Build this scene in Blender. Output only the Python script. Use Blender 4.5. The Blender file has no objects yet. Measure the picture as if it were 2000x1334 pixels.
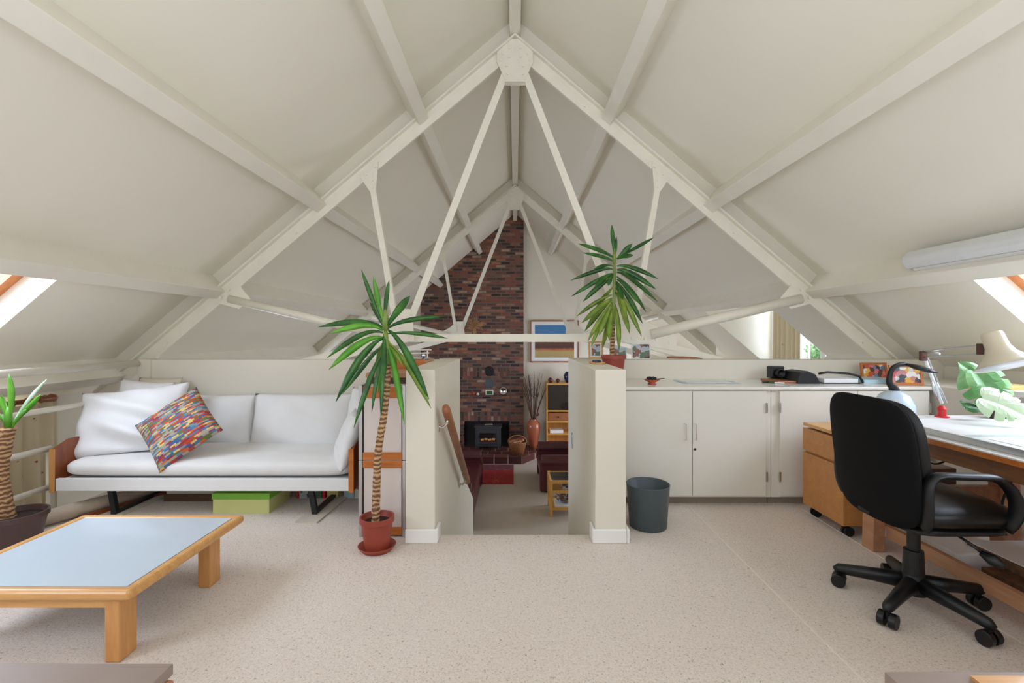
import bpy, bmesh, math, random
from mathutils import Vector, Matrix
from math import sin, cos, pi, radians as R
random.seed(7)
SC = bpy.context.scene
COL = SC.collection

# ------------------------------------------------------------------ camera, world, light, exposure
F, CX, HY, EYE = 930.0, 1006.0, 652.0, 1.25           # focal length in pixels of a 2000 px frame, vanishing point, eye height
cam_d = bpy.data.cameras.new('camera'); cam = bpy.data.objects.new('camera', cam_d); COL.objects.link(cam)
cam.location = (0, 0, EYE); cam.rotation_euler = (R(90), 0, 0)
cam_d.sensor_width = 36; cam_d.lens = F / 2000 * 36
cam_d.shift_x = (1000 - CX) / 2000; cam_d.shift_y = (HY - 667) / 2000
cam_d.clip_start = 0.05; cam_d.clip_end = 200
SC.camera = cam
SC.view_settings.view_transform = 'Standard'; SC.view_settings.look = 'None'
SC.view_settings.gamma = 1; SC.view_settings.use_curve_mapping = False
SC.view_settings.exposure = 0.0
try:
    SC.cycles.max_bounces = 14; SC.cycles.diffuse_bounces = 6; SC.cycles.transparent_max_bounces = 16
    SC.cycles.sample_clamp_indirect = 6; SC.cycles.use_denoising = True
except Exception: pass

W = bpy.data.worlds.new('sky'); SC.world = W; W.use_nodes = True
bg = W.node_tree.nodes['Background']; bg.inputs[0].default_value = (0.86, 0.93, 1.0, 1); bg.inputs[1].default_value = 1.7

def area(name, loc, direction, sx, sy, watts, col=(0.85, 0.905, 1.07)):
    d = bpy.data.lights.new(name, 'AREA'); d.shape = 'RECTANGLE'; d.size = sx; d.size_y = sy
    d.energy = watts; d.color = col
    o = bpy.data.objects.new(name, d); COL.objects.link(o); o.location = loc
    o.rotation_euler = Vector(direction).to_track_quat('-Z', 'Y').to_euler()
    return o
CE, SL = 4.08, 0.85                                     # ceiling: z = CE - SL*|x|
def ceil_z(x): return CE - SL * abs(x)
NRM = Vector((SL, 0, 1)).normalized()                   # outward normal of the right slope
# daylight at the seen openings, plus unseen fill lights added to brighten the rooms
for s in (-1, 1):
    for (y, w) in ((2.47, 66), (0.3, 80)):  # the nearer light of each slope is unseen, added for brightness
        x = 3.06
        p = Vector((s * x, y, ceil_z(x))) + Vector((s * NRM.x, 0, NRM.z)) * 0.62
        area('daylight_roof_window', p, (-s * NRM.x, 0, -NRM.z), 1.6, 1.25, w)
area('fill_gable_up', (0, -1.20, 1.35), (0, 1, 3.4), 3.5, 1.3, 118)  # unseen fill behind the viewer, aimed up to brighten the ceiling
area('daylight_dormer', (4.7, 6.45, 0.9), (-1, 0, -0.9), 1.8, 2.4, 60)
area('fill_lower_left', (-4.6, 7.0, 0.0), (1, 0, -0.5), 3.0, 1.6, 150)  # unseen fill, added to light the lower room from the left
area('fill_lower_right', (4.6, 9.3, -0.2), (-1, 0.3, -0.1), 2.4, 1.6, 150)  # unseen fill, added to brighten the brick end of the lower room
area('daylight_low_window', (-4.4, 3.2, 0.1), (1, 0, 0.0), 1.2, 1.0, 40)

# ------------------------------------------------------------------ materials
def lin(c):
    c = c / 255.0
    return c / 12.92 if c <= 0.04045 else ((c + 0.055) / 1.055) ** 2.4
def rgb(r, g, b): return (lin(r), lin(g), lin(b), 1)
class NT:
    def __init__(self, name):
        self.m = bpy.data.materials.new(name); self.m.use_nodes = True
        self.t = self.m.node_tree; self.n = self.t.nodes; self.l = self.t.links
        self.b = self.n['Principled BSDF']
    def node(self, kind, **kw):
        n = self.n.new(kind)
        for k, v in kw.items(): setattr(n, k, v)
        return n
    def link(self, a, b): self.l.new(a, b)
    def coords(self, scale=(1, 1, 1), rot=(0, 0, 0), kind='Object'):
        t = self.node('ShaderNodeTexCoord'); m = self.node('ShaderNodeMapping')
        m.inputs['Scale'].default_value = scale; m.inputs['Rotation'].default_value = rot
        self.link(t.outputs[kind], m.inputs[0]); return m.outputs[0]
    def noise(self, vec, scale, detail=3, rough=0.5):
        n = self.node('ShaderNodeTexNoise'); n.inputs['Scale'].default_value = scale
        n.inputs['Detail'].default_value = detail; n.inputs['Roughness'].default_value = rough
        self.link(vec, n.inputs['Vector']); return n.outputs['Fac']
    def ramp(self, fac, stops, interp='LINEAR'):
        r = self.node('ShaderNodeValToRGB'); cr = r.color_ramp; cr.interpolation = interp
        while len(cr.elements) < len(stops): cr.elements.new(0.5)
        for e, (p, c) in zip(cr.elements, stops): e.position = p; e.color = c
        self.link(fac, r.inputs[0]); return r.outputs[0]
    def mix(self, fac, a, b, mode='MIX'):
        m = self.node('ShaderNodeMix', data_type='RGBA', blend_type=mode)
        for s, v in ((0, fac), (6, a), (7, b)):
            if hasattr(v, 'default_value') or hasattr(v, 'links'): self.link(v, m.inputs[s])
            else: m.inputs[s].default_value = v
        return m.outputs[2]
    def bump(self, h, strength=0.3, dist=0.01):
        b = self.node('ShaderNodeBump'); b.inputs['Strength'].default_value = strength; b.inputs['Distance'].default_value = dist
        self.link(h, b.inputs['Height']); self.link(b.outputs[0], self.b.inputs['Normal'])
    def base(self, v):
        if hasattr(v, 'links'): self.link(v, self.b.inputs['Base Color'])
        else: self.b.inputs['Base Color'].default_value = v
def plain(name, col, rough=0.5, metal=0.0, var=0.04, scale=6.0, bump=0.0, bscale=60, spec=0.5, coat=0.0, sheen=0.0, trans=0.0, emit=0):
    t = NT(name); v = t.coords(); n = t.noise(v, scale, 4)
    lo = tuple(c * (1 - var) for c in col[:3]) + (1,); hi = tuple(min(1, c * (1 + var)) for c in col[:3]) + (1,)
    t.base(t.ramp(n, [(0.3, lo), (0.7, hi)]))
    t.b.inputs['Roughness'].default_value = rough; t.b.inputs['Metallic'].default_value = metal
    t.b.inputs['Specular IOR Level'].default_value = spec; t.b.inputs['Coat Weight'].default_value = coat
    t.b.inputs['Sheen Weight'].default_value = sheen; t.b.inputs['Transmission Weight'].default_value = trans
    if emit: t.b.inputs['Emission Color'].default_value = col; t.b.inputs['Emission Strength'].default_value = emit
    if bump: t.bump(t.noise(v, bscale, 3), bump, 0.004)
    return t.m
def wood(name, c1, c2, axis='x', rough=0.38, scale=9, coat=0.15):
    t = NT(name); s = {'x': (0.08, 1, 1), 'y': (1, 0.08, 1), 'z': (1, 1, 0.08)}[axis]
    v = t.coords(s); n = t.noise(v, scale * 3, 6, 0.65); n2 = t.noise(v, scale * 14, 3)
    col = t.ramp(n, [(0.3, c1), (0.7, c2)])
    t.base(t.mix(0.25, col, t.ramp(n2, [(0.35, c1), (0.65, c2)])))
    t.b.inputs['Roughness'].default_value = rough; t.b.inputs['Coat Weight'].default_value = coat
    t.bump(n2, 0.05, 0.002); return t.m
def fabric(name, col, bump=0.25, var=0.05, scale=350, sheen=0.2):
    t = NT(name); v = t.coords(); n = t.noise(v, scale, 2); n2 = t.noise(v, 5, 3)
    lo = tuple(c * (1 - var) for c in col[:3]) + (1,)
    t.base(t.ramp(n2, [(0.35, lo), (0.65, col)])); t.b.inputs['Roughness'].default_value = 0.9
    t.b.inputs['Sheen Weight'].default_value = sheen; t.bump(n, bump, 0.002); return t.m
def carpet(name, base, dark, light):
    t = NT(name); v = t.coords()
    n = t.noise(v, 110, 4, 0.8); sp = t.noise(v, 58, 3, 0.8); n3 = t.noise(v, 1.3, 2)
    c = t.ramp(n, [(0.28, dark), (0.46, base), (0.56, base), (0.70, light)])
    d = t.ramp(sp, [(0.30, (0, 0, 0, 1)), (0.37, (1, 1, 1, 1))])
    d2 = t.mix(d, tuple(x * 0.72 for x in dark[:3]) + (1,), c)
    t.base(t.mix(t.ramp(n3, [(0.4, (0, 0, 0, 1)), (0.6, (0.12, 0.12, 0.12, 1))]), d2, light))
    t.b.inputs['Roughness'].default_value = 1.0; t.b.inputs['Specular IOR Level'].default_value = 0.1
    t.b.inputs['Sheen Weight'].default_value = 0.25
    t.bump(n, 0.7, 0.008); return t.m
def stripes(name, cols, vec_scale, rot=(0, 0, 0), rough=0.7):          # random coloured dashes
    t = NT(name); v = t.coords(vec_scale, rot)
    b = t.node('ShaderNodeTexBrick'); b.offset = 0.37; b.inputs['Color1'].default_value = (0, 0, 0, 1); b.inputs['Color2'].default_value = (1, 1, 1, 1)
    b.inputs['Mortar Size'].default_value = 0; b.inputs['Scale'].default_value = 1
    b.inputs['Brick Width'].default_value = 1.0; b.inputs['Row Height'].default_value = 0.25
    t.link(v, b.inputs['Vector'])
    k = len(cols); t.base(t.ramp(b.outputs['Color'], [((i + 0.001) / k, c) for i, c in enumerate(cols)], 'CONSTANT'))
    t.b.inputs['Roughness'].default_value = rough; return t.m
def brick_mat(name, bw, rh, cols, mortar, axes='xz', ms=0.012, grime=True):
    t = NT(name); tc = t.node('ShaderNodeTexCoord'); sp = t.node('ShaderNodeSeparateXYZ'); cb = t.node('ShaderNodeCombineXYZ')
    t.link(tc.outputs['Object'], sp.inputs[0])
    t.link(sp.outputs[axes[0].upper()], cb.inputs[0]); t.link(sp.outputs[axes[1].upper()], cb.inputs[1])
    b = t.node('ShaderNodeTexBrick'); b.inputs['Color1'].default_value = (0, 0, 0, 1); b.inputs['Color2'].default_value = (1, 1, 1, 1)
    b.inputs['Scale'].default_value = 1; b.inputs['Brick Width'].default_value = bw; b.inputs['Row Height'].default_value = rh
    b.inputs['Mortar Size'].default_value = ms; b.inputs['Mortar Smooth'].default_value = 0.2
    t.link(cb.outputs[0], b.inputs['Vector'])
    k = len(cols); c = t.ramp(b.outputs['Color'], [((i + 0.001) / k, q) for i, q in enumerate(cols)], 'CONSTANT')
    n = t.noise(tc.outputs['Object'], 9, 4, 0.7)
    c = t.mix(t.ramp(n, [(0.35, (0, 0, 0, 1)), (0.75, (0.6, 0.6, 0.6, 1))]), c, cols[0])
    t.base(t.mix(b.outputs['Fac'], c, mortar)); t.b.inputs['Roughness'].default_value = 0.85
    inv = t.node('ShaderNodeMath', operation='SUBTRACT'); inv.inputs[0].default_value = 1; t.link(b.outputs['Fac'], inv.inputs[1])
    t.bump(inv.outputs[0], 0.6, 0.01); return t.m
def glass(name, tint=(0.95, 0.98, 1, 1), refl=0.06):
    t = NT(name); t.n.remove(t.b); o = t.n['Material Output']
    tr = t.node('ShaderNodeBsdfTransparent'); tr.inputs[0].default_value = tint
    gl = t.node('ShaderNodeBsdfGlossy'); gl.inputs['Roughness'].default_value = 0.02
    fr = t.node('ShaderNodeLayerWeight'); fr.inputs['Blend'].default_value = 0.5
    pw = t.node('ShaderNodeMath', operation='POWER'); t.link(fr.outputs['Facing'], pw.inputs[0]); pw.inputs[1].default_value = 5
    ma = t.node('ShaderNodeMath', operation='MULTIPLY_ADD'); t.link(pw.outputs[0], ma.inputs[0]); ma.inputs[1].default_value = 0.45; ma.inputs[2].default_value = 0.02
    mx = t.node('ShaderNodeMixShader'); t.link(ma.outputs[0], mx.inputs[0]); t.link(tr.outputs[0], mx.inputs[1]); t.link(gl.outputs[0], mx.inputs[2])
    t.link(mx.outputs[0], o.inputs[0]); return t.m
def picture(name, cols, scale=(14, 14, 14), detail=2, rough=0.35):
    t = NT(name); v = t.coords(scale); w = t.node('ShaderNodeTexVoronoi'); w.inputs['Scale'].default_value = 1.0
    n = t.node('ShaderNodeTexNoise'); n.inputs['Scale'].default_value = 1.1; t.link(v, n.inputs['Vector'])
    vv = t.mix(0.55, v, n.outputs['Color']); t.link(vv, w.inputs['Vector'])
    s = t.node('ShaderNodeSeparateColor'); t.link(w.outputs['Color'], s.inputs[0])
    k = len(cols); t.base(t.ramp(s.outputs[0], [((i + 0.001) / k, c) for i, c in enumerate(cols)], 'CONSTANT'))
    t.b.inputs['Roughness'].default_value = rough; return t.m

M = {}
M['ceiling'] = plain('cream_ceiling_paint', (0.84, 0.80, 0.69, 1), 0.85, var=0.012, scale=1.5, bump=0.04, bscale=40, spec=0.25)
M['wall'] = plain('cream_wall_paint', (0.76, 0.715, 0.615, 1), 0.8, var=0.015, scale=2, bump=0.05, bscale=50, spec=0.3)
M['beam'] = plain('cream_beam_paint', (0.83, 0.79, 0.69, 1), 0.5, var=0.02, scale=5, spec=0.4)
M['steel'] = plain('cream_steel_paint', (0.86, 0.82, 0.71, 1), 0.42, var=0.03, scale=9, spec=0.5, bump=0.08, bscale=30)
M['white'] = plain('white_gloss_paint', (0.86, 0.85, 0.82, 1), 0.35, var=0.01)
M['cabinet'] = plain('ivory_cabinet_paint', (0.76, 0.73, 0.65, 1), 0.5, var=0.012, scale=2)
M['toekick'] = plain('grey_brown_plinth', rgb(150, 138, 122), 0.7)
M['worktop'] = plain('ivory_worktop', (0.82, 0.79, 0.72, 1), 0.22, var=0.01, coat=0.2)
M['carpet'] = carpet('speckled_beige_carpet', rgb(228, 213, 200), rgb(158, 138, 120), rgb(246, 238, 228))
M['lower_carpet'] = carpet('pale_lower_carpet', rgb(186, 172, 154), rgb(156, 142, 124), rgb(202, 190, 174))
M['seam'] = plain('carpet_seam', rgb(232, 222, 208), 0.9)
M['beech'] = wood('beech_wood', rgb(196, 138, 74), rgb(222, 170, 104), 'y')
M['beech_z'] = wood('beech_wood_upright', rgb(190, 130, 70), rgb(216, 160, 96), 'z')
M['beech_x'] = wood('beech_wood_across', rgb(200, 142, 78), rgb(226, 176, 110), 'x')
M['oakfront'] = wood('honey_oak_veneer', rgb(178, 118, 62), rgb(200, 142, 82), 'x', 0.45, 5)
M['orange_wood'] = wood('orange_pine_batten', rgb(170, 92, 34), rgb(206, 126, 54), 'x', 0.4)
M['teak'] = wood('brown_teak', rgb(112, 54, 26), rgb(156, 84, 44), 'z', 0.35)
M['railwood'] = wood('brown_handrail_wood', rgb(140, 84, 50), rgb(170, 108, 68), 'y', 0.4)
M['deskwood'] = wood('desk_brown_wood', rgb(120, 74, 44), rgb(160, 106, 66), 'y', 0.5)
M['desklegwood'] = wood('pale_trestle_wood', rgb(168, 116, 82), rgb(196, 148, 112), 'y', 0.5)
M['velux'] = wood('orange_varnished_pine', rgb(190, 108, 48), rgb(222, 146, 80), 'x', 0.3)
M['pine'] = wood('yellow_pine', rgb(196, 140, 66), rgb(226, 174, 98), 'z', 0.4)
M['tabletop'] = plain('pale_blue_laminate', rgb(196, 210, 222), 0.25, var=0.01, coat=0.3)
M['whitefab'] = fabric('white_cotton', (0.80, 0.80, 0.81, 1), 0.15)
M['whitefab2'] = fabric('off_white_canvas', (0.75, 0.745, 0.735, 1), 0.2)
M['beigefab'] = fabric('beige_cotton', rgb(206, 196, 176), 0.2)
M['mattress'] = fabric('white_mattress_ticking', (0.76, 0.75, 0.735, 1), 0.2)
M['white_metal'] = plain('white_lacquered_steel', (0.78, 0.78, 0.77, 1), 0.4, var=0.01)
M['black_metal'] = plain('black_steel', rgb(28, 30, 32), 0.4)
M['black_plastic'] = plain('black_plastic', rgb(15, 17, 20), 0.42, var=0.1)
M['black_leather'] = plain('black_leather', rgb(10, 10, 11), 0.4, var=0.15, bump=0.12, bscale=120)
M['black_cloth'] = plain('matt_black_backing', rgb(9, 9, 10), 0.8, spec=0.2)
M['alu'] = plain('brushed_aluminium', (0.60, 0.61, 0.63, 1), 0.35, 1.0)
M['chrome'] = plain('chrome', (0.8, 0.8, 0.82, 1), 0.12, 1.0, var=0.01)
M['pinkpanel'] = plain('pinkish_white_board', rgb(220, 208, 202), 0.5, var=0.01)
M['terracotta_plastic'] = plain('terracotta_plastic', rgb(150, 62, 46), 0.45, var=0.06)
M['terracotta'] = plain('glazed_terracotta', rgb(166, 92, 62), 0.35, var=0.08, coat=0.3)
M['darkpot'] = plain('dark_brown_plastic', rgb(76, 56, 54), 0.4, var=0.05)
M['soil'] = plain('potting_soil', rgb(46, 34, 26), 1, var=0.4, scale=60, bump=0.8, bscale=70)
M['bin'] = plain('slate_plastic', rgb(78, 90, 96), 0.45, var=0.03)
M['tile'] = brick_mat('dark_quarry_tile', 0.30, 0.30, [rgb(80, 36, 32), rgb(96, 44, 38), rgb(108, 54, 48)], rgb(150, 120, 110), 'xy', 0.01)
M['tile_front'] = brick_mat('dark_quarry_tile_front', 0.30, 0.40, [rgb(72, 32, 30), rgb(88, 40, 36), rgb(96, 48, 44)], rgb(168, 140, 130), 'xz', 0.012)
BR = [rgb(74, 58, 54), rgb(122, 80, 66), rgb(150, 88, 68), rgb(98, 72, 66), rgb(178, 112, 82), rgb(112, 74, 64), rgb(136, 98, 84), rgb(82, 62, 58), rgb(190, 152, 128), rgb(152, 84, 68), rgb(50, 42, 44), rgb(162, 116, 96)]
M['brick'] = brick_mat('old_red_brick', 0.225, 0.075, BR, rgb(112, 98, 90))
M['brick_soldier'] = brick_mat('old_red_brick_upright', 0.24, 0.078, BR, rgb(98, 84, 76), 'zx')
M['dark_recess'] = plain('near_black_brick', rgb(30, 26, 25), 0.9, var=0.3)  # near-black brown with random tone, for the fireplace back
M['iron'] = plain('grey_cast_iron', rgb(58, 58, 62), 0.55, var=0.1)
M['glass'] = glass('clear_glass')
M['smoke_glass'] = plain('dark_cabinet_glass', rgb(38, 32, 30), 0.08, coat=1)
M['maroon'] = plain('maroon_leather', rgb(78, 30, 34), 0.32, var=0.12, bump=0.1, bscale=60)
M['rug'] = None
M['radiator'] = plain('radiator_enamel', (0.80, 0.79, 0.75, 1), 0.35)
M['yellowcard'] = plain('yellow_card', rgb(214, 196, 130), 0.6)
M['green_card'] = plain('bright_green_card', rgb(120, 176, 56), 0.6)
M['lime_card'] = plain('pale_lime_card', rgb(202, 204, 136), 0.65)
M['red_plastic'] = plain('red_lamp_plastic', rgb(214, 40, 44), 0.35)
M['lampshade'] = plain('cream_lamp_enamel', rgb(218, 208, 186), 0.3, coat=0.3)
M['lampinner'] = plain('white_lamp_inner', (0.86, 0.87, 0.92, 1), 0.4)
M['paleblue'] = plain('pale_blue_plastic', rgb(196, 214, 230), 0.2, coat=0.5)
M['lightcover'] = plain('frosted_light_cover', (0.72, 0.73, 0.73, 1), 0.35, coat=0.2)
M['paper'] = plain('white_paper', (0.84, 0.84, 0.83, 1), 0.7)
M['bluepaper'] = plain('pale_blue_paper', rgb(176, 204, 214), 0.6)
M['greypaper'] = plain('translucent_grey_sheet', rgb(190, 190, 184), 0.3)
M['blue'] = plain('blue_glaze', rgb(24, 32, 84), 0.12, coat=0.8)
M['darkred'] = plain('dark_red_glaze', rgb(96, 30, 28), 0.2, coat=0.6, var=0.3)
M['orange_dish'] = plain('orange_red_dish', rgb(178, 74, 48), 0.4)
M['wicker'] = NT('wicker'); _t = M['wicker']; _v = _t.coords((60, 60, 90)); _n = _t.noise(_v, 1.2, 2)
_t.base(_t.ramp(_n, [(0.35, rgb(104, 62, 34)), (0.65, rgb(182, 122, 74))])); _t.bump(_n, 0.8, 0.01); M['wicker'] = _t.m
M['cork'] = plain('rough_brown_cork', rgb(104, 72, 48), 0.9, var=0.4, scale=40, bump=0.9, bscale=60)
M['twig'] = plain('dry_twigs', rgb(92, 66, 54), 0.8, var=0.3)
M['coral'] = plain('tan_twigs', rgb(178, 138, 100), 0.8, var=0.15)
M['taupe'] = plain('taupe_leathercloth', rgb(150, 132, 122), 0.45, var=0.03)
M['mat'] = fabric('pale_braided_mat', rgb(206, 194, 176), 0.5, 0.15, 120)
M['rollcarpet'] = fabric('rolled_beige_carpet', rgb(196, 180, 160), 0.6, 0.2, 120)
M['shade_brown'] = plain('dark_brown_board', rgb(96, 72, 54), 0.7)

def leafmat(name, c1, c2):
    t = NT(name); v = t.coords((1, 1, 1)); n = t.noise(v, 9, 2)
    t.base(t.ramp(n, [(0.35, c1), (0.65, c2)])); t.b.inputs['Roughness'].default_value = 0.35
    t.b.inputs['Subsurface Weight'].default_value = 0.0; return t.m
M['leaf'] = leafmat('dark_green_leaf', rgb(30, 80, 32), rgb(60, 118, 42))
M['leaf_y'] = leafmat('yellow_green_leaf', rgb(92, 122, 36), rgb(138, 164, 60))
M['leaf_b'] = leafmat('bright_green_leaf', rgb(70, 142, 28), rgb(104, 172, 52))
M['stem_green'] = leafmat('yellow_green_stem', rgb(96, 128, 50), rgb(140, 156, 76))
M['leaf_p'] = leafmat('pale_green_leaf', rgb(150, 190, 150), rgb(200, 220, 196))
M['monstera'] = leafmat('monstera_green', rgb(92, 148, 84), rgb(146, 186, 130))
M['monstera_pale'] = leafmat('monstera_pale_green', rgb(176, 206, 160), rgb(206, 222, 192))
M['lamp_joint'] = plain('dark_brown_joint', rgb(88, 54, 44), 0.4)
M['leaf_tip'] = plain('dry_leaf_tip', rgb(178, 112, 84), 0.7)
M['foliage'] = leafmat('garden_foliage', rgb(120, 176, 110), rgb(176, 214, 150))
t = NT('ringed_yucca_trunk'); v = t.coords((1, 1, 1)); n = t.noise(v, 40, 3)
wv = t.node('ShaderNodeTexWave', wave_type='BANDS', bands_direction='Z'); wv.inputs['Scale'].default_value = 12; wv.inputs['Distortion'].default_value = 4; wv.inputs['Detail Scale'].default_value = 2.5
t.link(v, wv.inputs['Vector'])
t.base(t.ramp(wv.outputs['Fac'], [(0.1, rgb(112, 76, 54)), (0.5, rgb(158, 116, 80)), (0.95, rgb(200, 166, 122))])); t.b.inputs['Roughness'].default_value = 0.8
t.bump(wv.outputs['Fac'], 0.6, 0.006); M['trunk'] = t.m
# curtain: beige with small red sprigs
t = NT('beige_curtain_red_sprigs'); v = t.coords((1, 1, 1)); vo = t.node('ShaderNodeTexVoronoi'); vo.inputs['Scale'].default_value = 9; t.link(v, vo.inputs['Vector'])
n = t.noise(v, 70, 2)
a = t.ramp(vo.outputs['Distance'], [(0.10, (1, 1, 1, 1)), (0.16, (0, 0, 0, 1))]); b_ = t.ramp(n, [(0.5, (0, 0, 0, 1)), (0.56, (1, 1, 1, 1))])
t.base(t.mix(t.mix(1.0, a, b_, 'MULTIPLY'), rgb(222, 208, 176), rgb(156, 52, 44))); t.b.inputs['Roughness'].default_value = 0.9; M['curtain'] = t.m
# patterned cushion
CC = [rgb(66, 120, 160), rgb(190, 60, 42), rgb(168, 158, 140), rgb(206, 104, 48), rgb(112, 142, 152), rgb(150, 42, 44), rgb(216, 190, 110), rgb(160, 150, 138), rgb(54, 96, 146), rgb(150, 148, 134), rgb(130, 62, 100), rgb(176, 74, 44), rgb(96, 112, 60), rgb(172, 162, 146)]
M['patterned'] = stripes('woven_multicolour_stripes', CC, (1, 1, 1))
# framed landscape print
t = NT('landscape_print'); tc = t.node('ShaderNodeTexCoord'); sp = t.node('ShaderNodeSeparateXYZ'); t.link(tc.outputs['Generated'], sp.inputs[0])
n = t.noise(tc.outputs['Generated'], 7, 4, 0.7); ad = t.node('ShaderNodeMath', operation='MULTIPLY_ADD'); t.link(n, ad.inputs[0]); ad.inputs[1].default_value = 0.10; t.link(sp.outputs['Z'], ad.inputs[2])
t.base(t.ramp(ad.outputs[0], [(0.0, rgb(176, 158, 112)), (0.24, rgb(186, 164, 110)), (0.30, rgb(190, 104, 70)), (0.36, rgb(86, 60, 56)), (0.50, rgb(104, 74, 62)), (0.58, rgb(176, 122, 70)), (0.64, rgb(88, 136, 176)), (0.95, rgb(64, 126, 180))])); t.b.inputs['Roughness'].default_value = 0.3
M['painting'] = t.m
t = NT('red_wool_rug'); v = t.coords(); n = t.noise(v, 3.5, 1); sp = t.node('ShaderNodeSeparateXYZ'); t.link(v, sp.inputs[0])
c = t.ramp(sp.outputs['Y'], [(0.0, rgb(150, 40, 44)), (0.25, rgb(112, 58, 72))], 'CONSTANT')
l = t.ramp(n, [(0.495, (0, 0, 0, 1)), (0.5, (1, 1, 1, 1)), (0.507, (0, 0, 0, 1))])
t.base(t.mix(l, c, rgb(196, 104, 60))); t.b.inputs['Roughness'].default_value = 1; M['rug'] = t.m
PHC = [rgb(222, 150, 48), rgb(60, 46, 60), rgb(232, 232, 226), rgb(202, 84, 52), rgb(110, 134, 160), rgb(226, 170, 60), rgb(92, 60, 52), rgb(214, 120, 130)]
M['photo'] = picture('colourful_photo', PHC, (70, 70, 70))
M['photo2'] = picture('pinkish_photo', [rgb(206, 206, 196), rgb(196, 70, 90), rgb(70, 72, 84), rgb(226, 170, 60), rgb(190, 130, 130), rgb(230, 228, 220)], (66, 66, 66))
M['photo3'] = picture('muted_photo', [rgb(70, 66, 70), rgb(206, 212, 214), rgb(140, 96, 80), rgb(96, 120, 96), rgb(180, 188, 196)], (60, 60, 60))
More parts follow.
